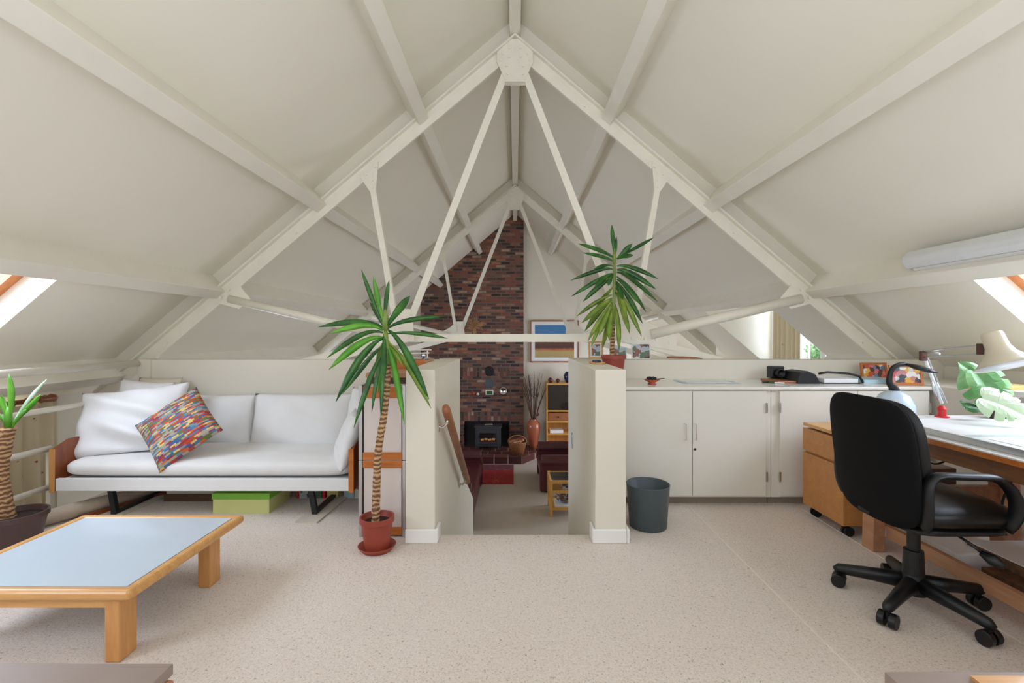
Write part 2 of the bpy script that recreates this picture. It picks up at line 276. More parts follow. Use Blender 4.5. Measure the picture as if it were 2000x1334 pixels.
# ------------------------------------------------------------------ building helpers
def wloc(o):
    v = Vector((0, 0, 0))
    while o is not None: v += o.location; o = o.parent
    return v
def tag(o, label=None, cat=None, group=None, kind=None):
    if label: o['label'] = label
    if cat: o['category'] = cat
    if group: o['group'] = group
    if kind: o['kind'] = kind
    return o
def thing(name, label, cat, loc, group=None, rz=0):
    o = bpy.data.objects.new(name, None); COL.objects.link(o); o.location = loc; o.rotation_euler = (0, 0, rz)
    o.empty_display_size = 0.1
    return tag(o, label, cat, group)
def at(px, py, y):                                                    # a measured direction at a known distance
    return Vector(((px - CX) * y / F, y, EYE - (py - HY) * y / F))
class MB:
    def __init__(s): s.bm = bmesh.new()
    def box(s, x0, x1, y0, y1, z0, z1, mat=None):
        v = [Vector(p) for p in ((x0, y0, z0), (x1, y0, z0), (x1, y1, z0), (x0, y1, z0), (x0, y0, z1), (x1, y0, z1), (x1, y1, z1), (x0, y1, z1))]
        if mat is not None: v = [mat @ p for p in v]
        vs = [s.bm.verts.new(p) for p in v]
        for f in ((0, 3, 2, 1), (4, 5, 6, 7), (0, 1, 5, 4), (1, 2, 6, 5), (2, 3, 7, 6), (3, 0, 4, 7)): s.bm.faces.new([vs[i] for i in f])
        return s
    def prism(s, poly, vec):                                           # closed polygon extruded along vec
        vec = Vector(vec); a = [s.bm.verts.new(p) for p in poly]; b = [s.bm.verts.new(Vector(p) + vec) for p in poly]
        n = len(poly); s.bm.faces.new(a); s.bm.faces.new(b[::-1])
        for i in range(n): s.bm.faces.new((a[i], b[i], b[(i + 1) % n], a[(i + 1) % n]))
        return s
    def bar(s, p0, p1, w, h, up=(0, 0, 1)):                            # w across, h along up
        p0, p1, up = Vector(p0), Vector(p1), Vector(up); d = (p1 - p0).normalized(); sd = d.cross(up).normalized(); u = sd.cross(d).normalized()
        q = [sd * a * w / 2 + u * b * h / 2 for a, b in ((-1, -1), (1, -1), (1, 1), (-1, 1))]
        return s.prism([p0 + k for k in q], p1 - p0)
    def tube(s, pts, r, seg=10, flat=1.0, up=(0, 0, 1), cap=True):
        pts = [Vector(p) for p in pts]; rs = r if isinstance(r, (list, tuple)) else [r] * len(pts); rings = []
        prev = None
        for i, p in enumerate(pts):
            d = (pts[min(i + 1, len(pts) - 1)] - pts[max(i - 1, 0)]).normalized(); u = Vector(up) if prev is None else prev
            if abs(d.dot(u)) > 0.97: u = Vector((1, 0, 0)) if abs(d.x) < 0.9 else Vector((0, 1, 0))
            a = d.cross(u).normalized(); b = a.cross(d).normalized(); prev = b
            rings.append([s.bm.verts.new(p + a * cos(2 * pi * k / seg) * rs[i] + b * sin(2 * pi * k / seg) * rs[i] * flat) for k in range(seg)])
        for i in range(len(rings) - 1):
            for k in range(seg): s.bm.faces.new((rings[i][k], rings[i][(k + 1) % seg], rings[i + 1][(k + 1) % seg], rings[i + 1][k]))
        if cap: s.bm.faces.new(rings[0][::-1]); s.bm.faces.new(rings[-1])
        return s
    def lathe(s, prof, c=(0, 0, 0), seg=32, mat=None, sx=1, sy=1):
        rings = []
        for (r, z) in prof:
            ring = []
            for k in range(seg):
                p = Vector((c[0] + r * sx * cos(2 * pi * k / seg), c[1] + r * sy * sin(2 * pi * k / seg), c[2] + z))
                if mat is not None: p = mat @ p
                ring.append(s.bm.verts.new(p))
            rings.append(ring)
        for i in range(len(rings) - 1):
            for k in range(seg): s.bm.faces.new((rings[i][k], rings[i][(k + 1) % seg], rings[i + 1][(k + 1) % seg], rings[i + 1][k]))
        for rg, pr, rev in ((rings[0], prof[0], True), (rings[-1], prof[-1], False)):
            if pr[0] > 1e-5: s.bm.faces.new(rg[::-1] if rev else rg)
        return s
    def slab(s, w, h, t, mat, n=5, seg=48, dome=0.0, dome_b=0.0, rim=0.02, bend=0.0):   # rounded-rectangle pad, local x = width, y = height, z = thickness
        def out(k, inset):
            a = 2 * pi * k / seg; c_, s_ = cos(a), sin(a)
            x = math.copysign(abs(c_) ** (2 / n), c_) * (w / 2 - inset); y = math.copysign(abs(s_) ** (2 / n), s_) * (h / 2 - inset)
            return x, y
        rows = [(0.85, -t / 2 - dome_b, 1), (0.5, -t / 2 - dome_b * 0.7, 1), (rim * 1.5, -t / 2, 0), (rim * 0.4, -t / 2 + rim * 0.5, 0), (0, -t / 2 + rim, 0), (0, t / 2 - rim, 0), (rim * 0.4, t / 2 - rim * 0.5, 0), (rim * 1.5, t / 2, 0), (0.5, t / 2 + dome * 0.7, 1), (0.85, t / 2 + dome, 1)]
        rings = []
        for (ins, z, scale) in rows:
            ring = []
            for k in range(seg):
                if scale:
                    x, y = out(k, rim * 1.5); x *= 1 - ins; y *= 1 - ins
                else: x, y = out(k, ins)
                zz = z + bend * (x / (w / 2)) ** 2
                ring.append(s.bm.verts.new(mat @ Vector((x, y, zz))))
            rings.append(ring)
        for i in range(len(rings) - 1):
            for k in range(seg): s.bm.faces.new((rings[i][k], rings[i][(k + 1) % seg], rings[i + 1][(k + 1) % seg], rings[i + 1][k]))
        s.bm.faces.new(rings[0][::-1]); s.bm.faces.new(rings[-1]); return s
    def pillow(s, w, h, t, mat, n=22, pinch=0.10, wrinkle=0.012, seed=1, sag=0.0):
        rnd = random.Random(seed); ph = [(rnd.uniform(0, 6), rnd.uniform(2, 6), rnd.uniform(2, 6)) for _ in range(5)]
        top, bot = {}, {}
        for i in range(n + 1):
            for j in range(n + 1):
                u, v = 2 * i / n - 1, 2 * j / n - 1
                x = u * w / 2 * (1 - pinch * (1 - v * v) * abs(u) ** 3); y = v * h / 2 * (1 - pinch * (1 - u * u) * abs(v) ** 3)
                e = max(0, (1 - abs(u) ** 2.6)) ** 0.55 * max(0, (1 - abs(v) ** 2.6)) ** 0.55
                wr = sum(sin(a + b * u * 2 + c * v * 2) for a, b, c in ph) / 5 * wrinkle * (0.3 + e) * (1 if e > 0 else 0)
                zt = t / 2 * e + wr; zb = -t / 2 * e + wr
                y2 = y - sag * e
                edge = i in (0, n) or j in (0, n)
                top[i, j] = s.bm.verts.new(mat @ Vector((x, y2, 0 if edge else zt)))
                bot[i, j] = top[i, j] if edge else s.bm.verts.new(mat @ Vector((x, y2, zb)))
        for i in range(n):
            for j in range(n):
                s.bm.faces.new((top[i, j], top[i + 1, j], top[i + 1, j + 1], top[i, j + 1]))
                q = (bot[i, j], bot[i, j + 1], bot[i + 1, j + 1], bot[i + 1, j])
                s.bm.faces.new(q)
        return s
    def blade(s, p0, pc, p1, w, n=9, fold=0.25, side=None):            # a long leaf along a quadratic curve
        p0, pc, p1 = Vector(p0), Vector(pc), Vector(p1); L, C_, Rr = [], [], []
        for i in range(n + 1):
            t = i / n; p = p0 * (1 - t) ** 2 + pc * 2 * t * (1 - t) + p1 * t * t
            d = ((pc - p0) * (1 - t) + (p1 - pc) * t).normalized()
            sd = d.cross(Vector((0, 1, 0)) if side is None else side).normalized(); nrm = sd.cross(d).normalized()
            ww = w * max(0.05, min(1, 0.28 + 1.3 * t) * (1 - max(0, (t - 0.66) / 0.34) ** 2.2))
            L.append(s.bm.verts.new(p - sd * ww / 2 + nrm * ww * fold)); C_.append(s.bm.verts.new(p)); Rr.append(s.bm.verts.new(p + sd * ww / 2 + nrm * ww * fold))
        for i in range(n):
            s.bm.faces.new((L[i], C_[i], C_[i + 1], L[i + 1])); s.bm.faces.new((C_[i], Rr[i], Rr[i + 1], C_[i + 1]))
        return s
    def ring(s, x0, x1, y0, y1, w, z0, z1):                            # rectangular frame without inner faces
        o = [(x0, y0), (x1, y0), (x1, y1), (x0, y1)]; i = [(x0 + w, y0 + w), (x1 - w, y0 + w), (x1 - w, y1 - w), (x0 + w, y1 - w)]
        V = [[s.bm.verts.new((a, b, z)) for a, b in q] for q, z in ((o, z0), (i, z0), (i, z1), (o, z1))]
        for k in range(4):
            for j in range(4): s.bm.faces.new((V[k][j], V[k][(j + 1) % 4], V[(k + 1) % 4][(j + 1) % 4], V[(k + 1) % 4][j]))
        return s
    def build(s, name, mat, parent=None, smooth=False, bevel=0, local=False, solid=0, seg=2, subsurf=0, kind=None, label=None):
        bmesh.ops.recalc_face_normals(s.bm, faces=s.bm.faces)
        if parent is not None:
            off = Vector((0, 0, 0)) if local else wloc(parent)
        else:
            xs = [v.co.copy() for v in s.bm.verts]; mn = Vector([min(p[i] for p in xs) for i in range(3)]); mx = Vector([max(p[i] for p in xs) for i in range(3)])
            off = Vector(((mn.x + mx.x) / 2, (mn.y + mx.y) / 2, mn.z))
        if off.length: bmesh.ops.translate(s.bm, verts=s.bm.verts, vec=-off)
        me = bpy.data.meshes.new(name); s.bm.to_mesh(me); s.bm.free()
        o = bpy.data.objects.new(name, me); COL.objects.link(o)
        mats = mat if isinstance(mat, list) else [mat]
        for m in mats: me.materials.append(M[m] if isinstance(m, str) else m)
        if parent is not None: o.parent = parent
        else: o.location = off
        if smooth:
            for p in me.polygons: p.use_smooth = True
        if solid: md = o.modifiers.new('t', 'SOLIDIFY'); md.thickness = solid; md.offset = 0
        if bevel:
            md = o.modifiers.new('b', 'BEVEL'); md.width = bevel; md.segments = seg; md.limit_method = 'ANGLE'; md.angle_limit = R(40)
        if subsurf: md = o.modifiers.new('s', 'SUBSURF'); md.levels = md.render_levels = subsurf
        if kind: o['kind'] = kind
        if label: o['label'] = label
        return o
def struct(name, mb, mat, **kw):
    o = mb.build(name, mat, **kw); o['kind'] = 'structure'; return o
def B(x0, x1, y0, y1, z0, z1): return MB().box(x0, x1, y0, y1, z0, z1)
def one(name, label, cat, mb, mat, group=None, **kw):
    return tag(mb.build(name, mat, **kw), label, cat, group)
def copy_tree(o, parent=None):
    c = o.copy(); COL.objects.link(c); c.parent = parent
    for ch in list(o.children): copy_tree(ch, c)
    return c
def TR(loc, rx=0, ry=0, rz=0):
    return Matrix.Translation(Vector(loc)) @ Matrix.Rotation(rz, 4, 'Z') @ Matrix.Rotation(ry, 4, 'Y') @ Matrix.Rotation(rx, 4, 'X')
# ------------------------------------------------------------------ the room shell
YB, YW = -1.0, 11.2                 # wall behind the viewer, brick end wall
LOW = -1.55                         # floor of the lower room
XL, XR, XK = -3.95, 3.95, 3.65      # eaves walls, knee wall of the upper room
# roof slopes with openings: cells in (y, |x|)
def slope(name, s, holes, xend):
    ys = sorted({YB - 0.2, YW + 0.3} | {h[0] for h in holes} | {h[1] for h in holes}); xs = sorted({0.0, xend} | {h[2] for h in holes} | {h[3] for h in holes})
    mb = MB(); th = 0.22
    cells = set()
    for i in range(len(ys) - 1):
        for j in range(len(xs) - 1):
            cy, cx = (ys[i] + ys[i + 1]) / 2, (xs[j] + xs[j + 1]) / 2
            if not any(h[0] < cy < h[1] and h[2] < cx < h[3] for h in holes): cells.add((i, j))
    V = {}
    def vert(i, j, k):
        if (i, j, k) not in V:
            x = xs[j]; p = Vector((s * x, ys[i], ceil_z(x)))
            if k: p += Vector((s * NRM.x * th if x > 0 else 0, 0, NRM.z * th if x > 0 else th / NRM.z))
            V[i, j, k] = mb.bm.verts.new(p)
        return V[i, j, k]
    for (i, j) in cells:
        for k in (0, 1): mb.bm.faces.new([vert(a, b, k) for a, b in ((i, j), (i + 1, j), (i + 1, j + 1), (i, j + 1))])
        for (a, b, di, dj) in (((i, j), (i + 1, j), 0, -1), ((i, j + 1), (i + 1, j + 1), 0, 1), ((i, j), (i, j + 1), -1, 0), ((i + 1, j), (i + 1, j + 1), 1, 0)):
            if (i + di, j + dj) not in cells: mb.bm.faces.new([vert(*a, 0), vert(*b, 0), vert(*b, 1), vert(*a, 1)])
    return struct(name, mb, 'ceiling')
SKY = [(1.90, 3.04, 2.74, 3.42), (-0.3, 0.9, 2.74, 3.42)]  # second opening is out of view, added to let in more light
DORM = (5.55, 7.36, 2.72, 3.95)
slope('ceiling_left', -1, SKY, 4.2)
slope('ceiling_right', 1, SKY + [DORM], 4.2)
def skylight(n, s, y0, y1, x0, x1):
    nr = Vector((s * NRM.x, 0, NRM.z)); dn = Vector((s, 0, -SL)).normalized()
    a = Vector((s * x0, y0, ceil_z(x0))) + nr * 0.19; b = Vector((s * x1, y0, ceil_z(x1))) + nr * 0.19
    ln = (b - a).length; ydir = Vector((0, 1, 0)); w = 0.07
    r = thing('window_%d' % n, None, None, a); r['kind'] = 'structure'
    mb = MB()
    for (p, q) in ((a, b), (a + ydir * (y1 - y0), b + ydir * (y1 - y0))):
        sh = ydir * (w / 2 if p.y < y0 + 0.1 else -w / 2); mb.bar(p + sh, q + sh, w, 0.07, nr)
    for p in (a + dn * w / 2, b - dn * w / 2): mb.bar(p, p + ydir * (y1 - y0), w, 0.07, nr)
    mb.build('window_frame', 'velux', r)
    mb = MB(); q = [a + dn * w + ydir * w, a + dn * w + ydir * (y1 - y0 - w), b - dn * w + ydir * (y1 - y0 - w), b - dn * w + ydir * w]
    mb.prism([p + nr * 0.02 for p in q], nr * 0.006); mb.build('pane', 'glass', r)
k = 1
for s in (-1, 1):
    for h in SKY: skylight(k, s, *h); k += 1
# eaves walls, end walls
def wall_with_holes(name, axis, pos, th, a0, a1, zf, holes, mat='wall', z0=LOW):
    """axis 'x': wall in plane x=pos over y a0..a1; axis 'y': in plane y=pos over x. holes (a0,a1,z0,z1); zf = top z (number)"""
    A = sorted({a0, a1} | {h[0] for h in holes} | {h[1] for h in holes}); Z = sorted({z0, zf} | {h[2] for h in holes} | {h[3] for h in holes})
    mb = MB()
    for i in range(len(A) - 1):
        for j in range(len(Z) - 1):
            ca, cz = (A[i] + A[i + 1]) / 2, (Z[j] + Z[j + 1]) / 2
            if any(h[0] < ca < h[1] and h[2] < cz < h[3] for h in holes): continue
            if axis == 'x': mb.box(pos, pos + th, A[i], A[i + 1], Z[j], Z[j + 1])
            else: mb.box(A[i], A[i + 1], pos, pos + th, Z[j], Z[j + 1])
    bmesh.ops.remove_doubles(mb.bm, verts=mb.bm.verts, dist=1e-5)
    return struct(name, mb, mat)
wall_with_holes('wall_left', 'x', XL - 0.15, 0.15, YB - 0.2, YW + 0.3, 0.80, [(2.7, 3.8, -0.35, 0.62), (5.6, 8.4, -0.75, 0.62)])  # farther hole is added out of view for the left fill light
wall_with_holes('wall_right', 'x', XR, 0.15, YB - 0.2, YW + 0.3, 0.80, [(5.55, 7.36, -0.75, 0.80), (8.3, 10.3, -0.95, 0.45)])  # farther hole is added out of view for the right fill light
struct('wall_right_knee', B(XK, XK + 0.08, YB, 4.12, -0.2, ceil_z(XK) + 0.02), 'wall')
# gable behind the viewer with a broad unseen window assumed for light
mb = MB()
for (x0, x1, z0, z1) in ((-1.9, 1.9, LOW, 0.75), (-4.2, -1.9, LOW, 0.51), (1.9, 4.2, LOW, 0.51)): mb.box(x0, x1, YB - 0.15, YB, z0, z1)
for s in (-1, 1):
    mb.prism([(s * 1.9, YB, 0.51), (s * 4.2, YB, 0.51), (s * 1.9, YB, ceil_z(1.9) + 0.05)], (0, -0.15, 0))
mb.prism([(-1.9, YB, 2.42), (1.9, YB, 2.42), (1.9, YB, ceil_z(1.9) + 0.05), (0, YB, CE + 0.05), (-1.9, YB, ceil_z(1.9) + 0.05)], (0, -0.15, 0))
struct('wall_back', mb, 'wall')
r = thing('window_5', None, None, (0, YB - 0.08, 0.75)); r['kind'] = 'structure'
mb = MB()
for x in (-1.87, -0.63, 0.63, 1.87): mb.box(x - 0.03, x + 0.03, YB - 0.11, YB - 0.05, 0.75, 2.42)
for z in (0.78, 2.39): mb.box(-1.84, 1.84, YB - 0.11, YB - 0.05, z - 0.03, z + 0.03)
mb.build('window_frame', 'white', r); B(-1.84, 1.84, YB - 0.085, YB - 0.079, 0.81, 2.36).build('pane', 'glass', r)
# far end wall: plaster gable with a projecting brick chimney breast
def gable(y, x0, x1, z0, dy, off=0.06):
    pts = [(x0, y, z0), (x1, y, z0), (x1, y, ceil_z(x1) + off)] + ([(0, y, CE + off)] if x0 < 0 < x1 else []) + [(x0, y, ceil_z(x0) + off)]
    return MB().prism(pts, (0, dy, 0))
struct('wall_front', gable(YW + 0.12, -4.2, 4.2, LOW, 0.2), 'wall')
BX0, BX1 = -2.22, 0.20
FX0, FX1, FZ = -1.20, -0.14, -0.80       # fireplace opening
mb = gable(YW, BX0, BX1, FZ, 0.118, 0.04); mb.box(BX0, FX0, YW, YW + 0.118, LOW, FZ); mb.box(FX1, BX1, YW, YW + 0.118, LOW, FZ)
struct('wall_front_brick', mb, 'brick')
mb = MB().box(FX0 - 0.02, FX1 + 0.02, YW + 0.10, YW + 0.118, LOW, FZ)
struct('wall_front_fireplace_back', mb, 'dark_recess')
mb = B(-1.36, -0.10, YW - 0.012, YW + 0.02, FZ, FZ + 0.215); struct('trim_1', mb, 'brick_soldier')
mb = B(-1.36, -0.80, YW - 0.008, YW + 0.02, 0.24, 0.46).box(-0.40, -0.14, YW - 0.008, YW + 0.02, 0.24, 0.46); struct('trim_2', mb, 'brick_soldier')
# floors
mb = MB(); T = -0.22
mb.box(-3.24, XK + 0.0, YB, 2.96, T, 0); mb.box(-3.24, -0.56, 2.96, 4.10, T, 0); mb.box(0.56, XK, 2.96, 4.10, T, 0)
bmesh.ops.remove_doubles(mb.bm, verts=mb.bm.verts, dist=1e-5)
struct('floor', mb, 'carpet')
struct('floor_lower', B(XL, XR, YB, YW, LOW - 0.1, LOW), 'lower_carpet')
struct('trim_3', B(1.25, 1.2575, YB, 3.46, 0, 0.0025), 'seam'); struct('trim_4', B(2.045, 2.053, YB, 3.4, 0, 0.0025), 'seam')
# stairs down
mb = MB()
for i in range(7):
    z = -0.194 * (i + 1); mb.box(-0.478, 0.478, 2.96 + i * 0.34, 2.96 + (i + 1) * 0.34, z - 0.4 if z - 0.4 > LOW else LOW, z)
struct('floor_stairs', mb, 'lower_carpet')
# half walls beside the stair head
TOP = 1.035
mb = B(-0.655, -0.48, 2.85, 4.14, LOW, TOP)
struct('wall_stair_left', mb, 'wall', bevel=0.006)
mb = MB().prism([(-0.56, 4.14, LOW), (-0.56, 4.14, 0.09), (-0.56, 5.45, -0.63), (-0.56, 5.45, LOW)], (0.08, 0, 0)); struct('wall_stair_left_lower', mb, 'wall')
struct('wall_stair_right', B(0.48, 0.665, 2.85, 4.30, LOW, TOP), 'wall', bevel=0.006)
# partitions behind the sofa and the cupboards
mb = B(-3.2, -0.655, 4.05, 4.14, LOW, 1.03).box(-3.2, -3.09, 4.03, 4.16, 0, 1.035); struct('wall_sofa_partition', mb, 'wall', bevel=0.003)
struct('wall_counter_partition', B(0.665, XK, 4.05, 4.19, LOW, 1.03), 'wall', bevel=0.003)
# baseboards of the two stair-head walls: front piece and a return along the stair side
for (nm, x0, x1, s) in (('baseboard_left', -0.655, -0.48, 1), ('baseboard_right', 0.48, 0.665, -1)):
    o0, o1 = (x0, x1 + 0.018) if s > 0 else (x0 - 0.018, x1)
    mb = B(o0 - (0.0 if s > 0 else 0), o1 + 0.0, 2.832, 2.849, 0, 0.085)
    xi = x1 + 0.001 if s > 0 else x0 - 0.019
    mb.box(xi, xi + 0.018, 2.851, 2.955, 0, 0.085)
    if s < 0: mb.box(0.666, 0.684, 2.832, 3.0, 0, 0.085)
    struct(nm, mb, 'white', bevel=0.006)
# lower room baseboard
struct('baseboard_front', B(0.20, XR, YW + 0.10, YW + 0.119, LOW, LOW + 0.12), 'white')
# dormer on the right: cheeks, flat top, window
mb = MB()
for y in (DORM[0] - 0.08, DORM[1]):
    yy = y + (0.004 if y > 6 else -0.004); mb.prism([(2.721, yy, ceil_z(2.72)), (4.0, yy, ceil_z(4.0) + 0.0), (4.0, yy, 1.84), (2.721, yy, 1.84)], (0, 0.08, 0))
mb.box(2.715, 4.1, DORM[0] - 0.08, DORM[1] + 0.08, 1.775, 1.9)
struct('ceiling_dormer', mb, 'ceiling')
r = thing('window_6', None, None, (3.99, 6.45, -0.75)); r['kind'] = 'structure'
mb = MB(); y0, y1 = 5.55, 7.36
for y, w in ((5.58, .03), (6.10, .025), (6.16, .025), (6.75, .025), (6.81, .025), (7.33, .03)): mb.box(3.96, 4.02, y - w, y + w, -0.75, 1.78)
for z in (-0.72, 1.75): mb.box(3.96, 4.02, y0, y1, z - 0.03, z + 0.03)
mb.build('window_frame', 'white', r)
mb = MB()
for y in (5.85, 6.46, 7.07): mb.box(3.975, 4.0, y - 0.01, y + 0.01, -0.72, 1.75)
for z in (-0.35, 0.05, 0.42, 0.80, 1.18, 1.5): mb.box(3.975, 4.0, y0, y1, z - 0.01, z + 0.01)
mb.build('glazing_bars', 'white', r); B(3.984, 3.988, y0, y1, -0.72, 1.75).build('pane', 'glass', r)
for (n, y0, y1, z0, z1) in ((7, 2.7, 3.8, -0.35, 0.62), (8, 5.6, 8.4, -0.75, 0.62)):  # the second is an added, unseen window to light the lower room
    r = thing('window_%d' % n, None, None, (XL - 0.08, (y0 + y1) / 2, z0)); r['kind'] = 'structure'; mb = MB()
    for i in range(4): y = y0 + 0.03 + (y1 - y0 - 0.06) * i / 3; mb.box(XL - 0.1, XL - 0.05, y - 0.025, y + 0.025, z0, z1)
    for z in (z0 + 0.025, z1 - 0.025): mb.box(XL - 0.1, XL - 0.05, y0, y1, z - 0.025, z + 0.025)
    mb.build('window_frame', 'white', r); B(XL - 0.08, XL - 0.076, y0, y1, z0, z1).build('pane', 'glass', r)

# ------------------------------------------------------------------ purlins, ridge beam
PD, PW, BOT = 0.185, 0.105, 3.82
def seat_labels(s, i):
    side = 'left' if s < 0 else 'right'
    return {0: 'cream boxed purlin nearest the ridge on the %s slope' % side, 1: 'cream boxed purlin second below the ridge on the %s slope' % side,
            2: 'cream boxed purlin just above the %s roof windows' % side, 3: 'lowest cream boxed purlin near the eaves of the %s slope' % side}[i]
for s in (-1, 1):
    for i, x0 in enumerate((0.765, 1.675, 2.58, 3.46)):
        a = Vector((s * x0, 0, BOT - SL * x0)); dn = Vector((s, 0, -SL)).normalized(); nr = Vector((s * NRM.x, 0, NRM.z))
        up = (ceil_z(x0) - a.z) * NRM.z + 0.01
        q = [a, a + dn * PW, a + dn * PW + nr * up, a + nr * up]
        y1 = YW - 0.02 if s < 0 else YW + 0.1
        y0 = YB + 0.01
        if s > 0 and i == 3: y0, y1 = 4.25, 5.45
        one('purlin', seat_labels(s, i), 'roof beam', MB().prism([Vector((p.x, y0, p.z)) for p in q], (0, y1 - y0, 0)), 'beam', 'cream purlins under the roof slopes', bevel=0.004)
one('ridge_beam', 'cream ridge beam running along the top of the roof', 'roof beam', B(-0.048, 0.048, YB + 0.01, YW - 0.02, 3.90, CE - 0.05), 'beam', bevel=0.004)

# ------------------------------------------------------------------ steel roof trusses
def truss(y, label, n):
    r = thing('roof_truss', label, 'roof truss', (0, y, 1.2), 'cream bolted steel roof trusses')
    RT, RB = 3.90, 3.75                  # top and bottom lines of the rafter at x = 0
    XE = 3.72
    bolts = []
    def up_line(x, c): return c - SL * abs(x)
    for s in (-1, 1):
        mb = MB(); mb.prism([(s * 0.0, y - 0.012, RB), (s * XE, y - 0.012, up_line(XE, RB)), (s * XE, y - 0.012, up_line(XE, RT)), (0, y - 0.012, RT)], (0, 0.024, 0))
        t = 0.014
        mb.prism([(0, y - 0.062, RT - t * 1.3), (s * XE, y - 0.062, up_line(XE, RT - t * 1.3)), (s * XE, y - 0.062, up_line(XE, RT)), (0, y - 0.062, RT)], (0, 0.124, 0))
        mb.build('rafter', 'steel', r)
        d = Vector((s, 0, -SL)).normalized(); u = Vector((s * NRM.x, 0, NRM.z))
        A = Vector((s * 1.284, y, up_line(1.284, RB) + 0.02)); Bn = Vector((s * 2.564, y, up_line(2.564, RB) + 0.02)); N = Vector((s * 0.95, y, 1.27))
        Ap = Vector((s * 0.05, y, 3.66)); F_ = Vector((s * 1.15, y, 1.20))
        # diagonal from the apex, two struts, the sloping lower chord
        mb = MB(); mb.bar(Ap + Vector((0, -0.02, 0)), N + Vector((0, -0.02, 0.05)), 0.012, 0.062, d.cross(Vector((0, 1, 0))))
        mb.bar(Ap, N + Vector((0, 0, 0.05)), 0.05, 0.012, (s, 0, 0.4)); mb.build('diagonal', 'steel', r)
        mb = MB(); e = N + Vector((s * 0.10, -0.015, 0.02)); mb.bar(A + Vector((0, -0.015, 0)), e, 0.05, 0.05, (1, 0, 0)); mb.build('strut', 'steel', r)
        rr = 0.045 if s > 0 else 0.036
        p0 = Bn + Vector((-s * 0.03, -0.03, -0.03)); p1 = Vector((s * 1.20, y - 0.03, 1.245)); mb = MB().tube([p0, p1], rr, 12); mb.build('strut', 'steel', r, smooth=True)
        mb = MB(); mb.bar((s * 0.95, y, 1.225), (s * 3.2, y, 1.225 - 2.25 * 0.262), 0.05, 0.095, (0, 0, 1)); mb.build('lower_chord', 'steel', r, bevel=0.004)
        # gusset plates
        def plate(pts, nm='gusset_plate', yy=-0.034, t_=0.012):
            m_ = MB().prism([(p[0], y + yy, p[1]) for p in pts], (0, t_, 0)); return m_.build(nm, 'steel', r)
        g = plate([(N.x - s * 0.03, N.z + 0.20), (N.x - s * 0.06, 1.19), (s * 1.42, 1.10), (s * 1.44, 1.22), (s * 1.16, 1.36), (N.x + s * 0.10, N.z + 0.20)])
        bolts += [(g, (x_, y - 0.036, z_)) for x_, z_ in ((N.x, 1.22), (N.x + s * .09, 1.215), (N.x + s * .2, 1.21), (N.x + s * .30, 1.20), (N.x + s * .42, 1.17), (N.x + s * .38, 1.26), (N.x + s * .30, 1.25), (N.x + s * .01, 1.38))]
        g = plate([(A.x - s * 0.07, A.z + 0.10), (A.x + s * 0.09, A.z - 0.04), (A.x + s * 0.0, A.z - 0.17), (A.x - s * 0.05, A.z - 0.18)])
        bolts += [(g, (A.x - s * .045, y - 0.036, A.z + 0.05)), (g, (A.x + s * .03, y - 0.036, A.z - 0.015)), (g, (A.x - s * .02, y - 0.036, A.z - 0.07)), (g, (A.x - s * .02, y - 0.036, A.z - 0.13))]
        g = plate([(Bn.x - s * 0.12, Bn.z + 0.09), (Bn.x + s * 0.06, Bn.z - 0.07), (Bn.x - s * 0.12, Bn.z - 0.12), (Bn.x - s * 0.22, Bn.z - 0.03)])
        bolts += [(g, (Bn.x - s * .03, y - 0.036, Bn.z + 0.05)), (g, (Bn.x + s * .04, y - 0.036, Bn.z - 0.02)), (g, (Bn.x - s * .09, y - 0.036, Bn.z - 0.05)), (g, (Bn.x - s * .15, y - 0.036, Bn.z - 0.06))]
        for x_ in (0.62, 1.95, 3.1): 
            g2 = Vector((s * x_, y - 0.013, up_line(x_, (RT + RB) / 2 - 0.02))); bolts.append((g, g2))
        # packing between rafter and ceiling, fixed to the truss
        for (xa, xb) in ((0.05, 3.60),):
            mb = MB().prism([(s * xa, y + 0.02, up_line(xa, RT)), (s * xb, y + 0.02, up_line(xb, RT)), (s * xb, y + 0.02, ceil_z(xb) + 0.01), (s * xa, y + 0.02, ceil_z(xa) + 0.01)], (0, 0.05, 0))
            mb.build('packing', 'wall', r)
    g = MB().prism([(-0.16, y - 0.036, 3.66), (-0.09, y - 0.036, 3.50), (0.09, y - 0.036, 3.50), (0.16, y - 0.036, 3.66), (0.16, y - 0.036, 3.74), (0.05, y - 0.036, 3.86), (-0.05, y - 0.036, 3.86), (-0.16, y - 0.036, 3.74)], (0, 0.014, 0)).build('gusset_plate', 'steel', r)
    for s in (-1, 1):
        bolts += [(g, (s * x_, y - 0.036, z_)) for x_, z_ in ((.05, 3.78), (.11, 3.73), (.13, 3.67), (.05, 3.70), (.075, 3.62), (.065, 3.55))]
    mb = MB().prism([(-0.085, y - 0.05, 3.46), (0.085, y - 0.05, 3.46), (0.035, y - 0.05, 3.64), (-0.035, y - 0.05, 3.64)], (0, 0.012, 0)); mb.box(-0.09, 0.09, y - 0.09, y - 0.02, 3.455, 3.467); mb.build('apex_bracket', 'steel', r)
    mb = B(-0.93, 0.93, y - 0.006, y + 0.006, 1.178, 1.248).box(-0.93, 0.93, y - 0.05, y + 0.05, 1.178, 1.190); mb.build('tie_beam', 'steel', r)
    proto = None
    for g, p in bolts:
        if proto is None:
            proto = MB().tube([Vector((0, 0.0, 0)), Vector((0, -0.012, 0))], 0.013, 6).build('bolt', 'steel', g, local=True); o = proto
        else:
            o = proto.copy(); COL.objects.link(o); o.parent = g
        o.location = Vector(p) - wloc(g)
    return r
truss(4.25, 'cream bolted steel truss above the stair head and partitions', 0)
truss(8.5, 'cream bolted steel truss over the lower room, in front of the brick wall', 1)
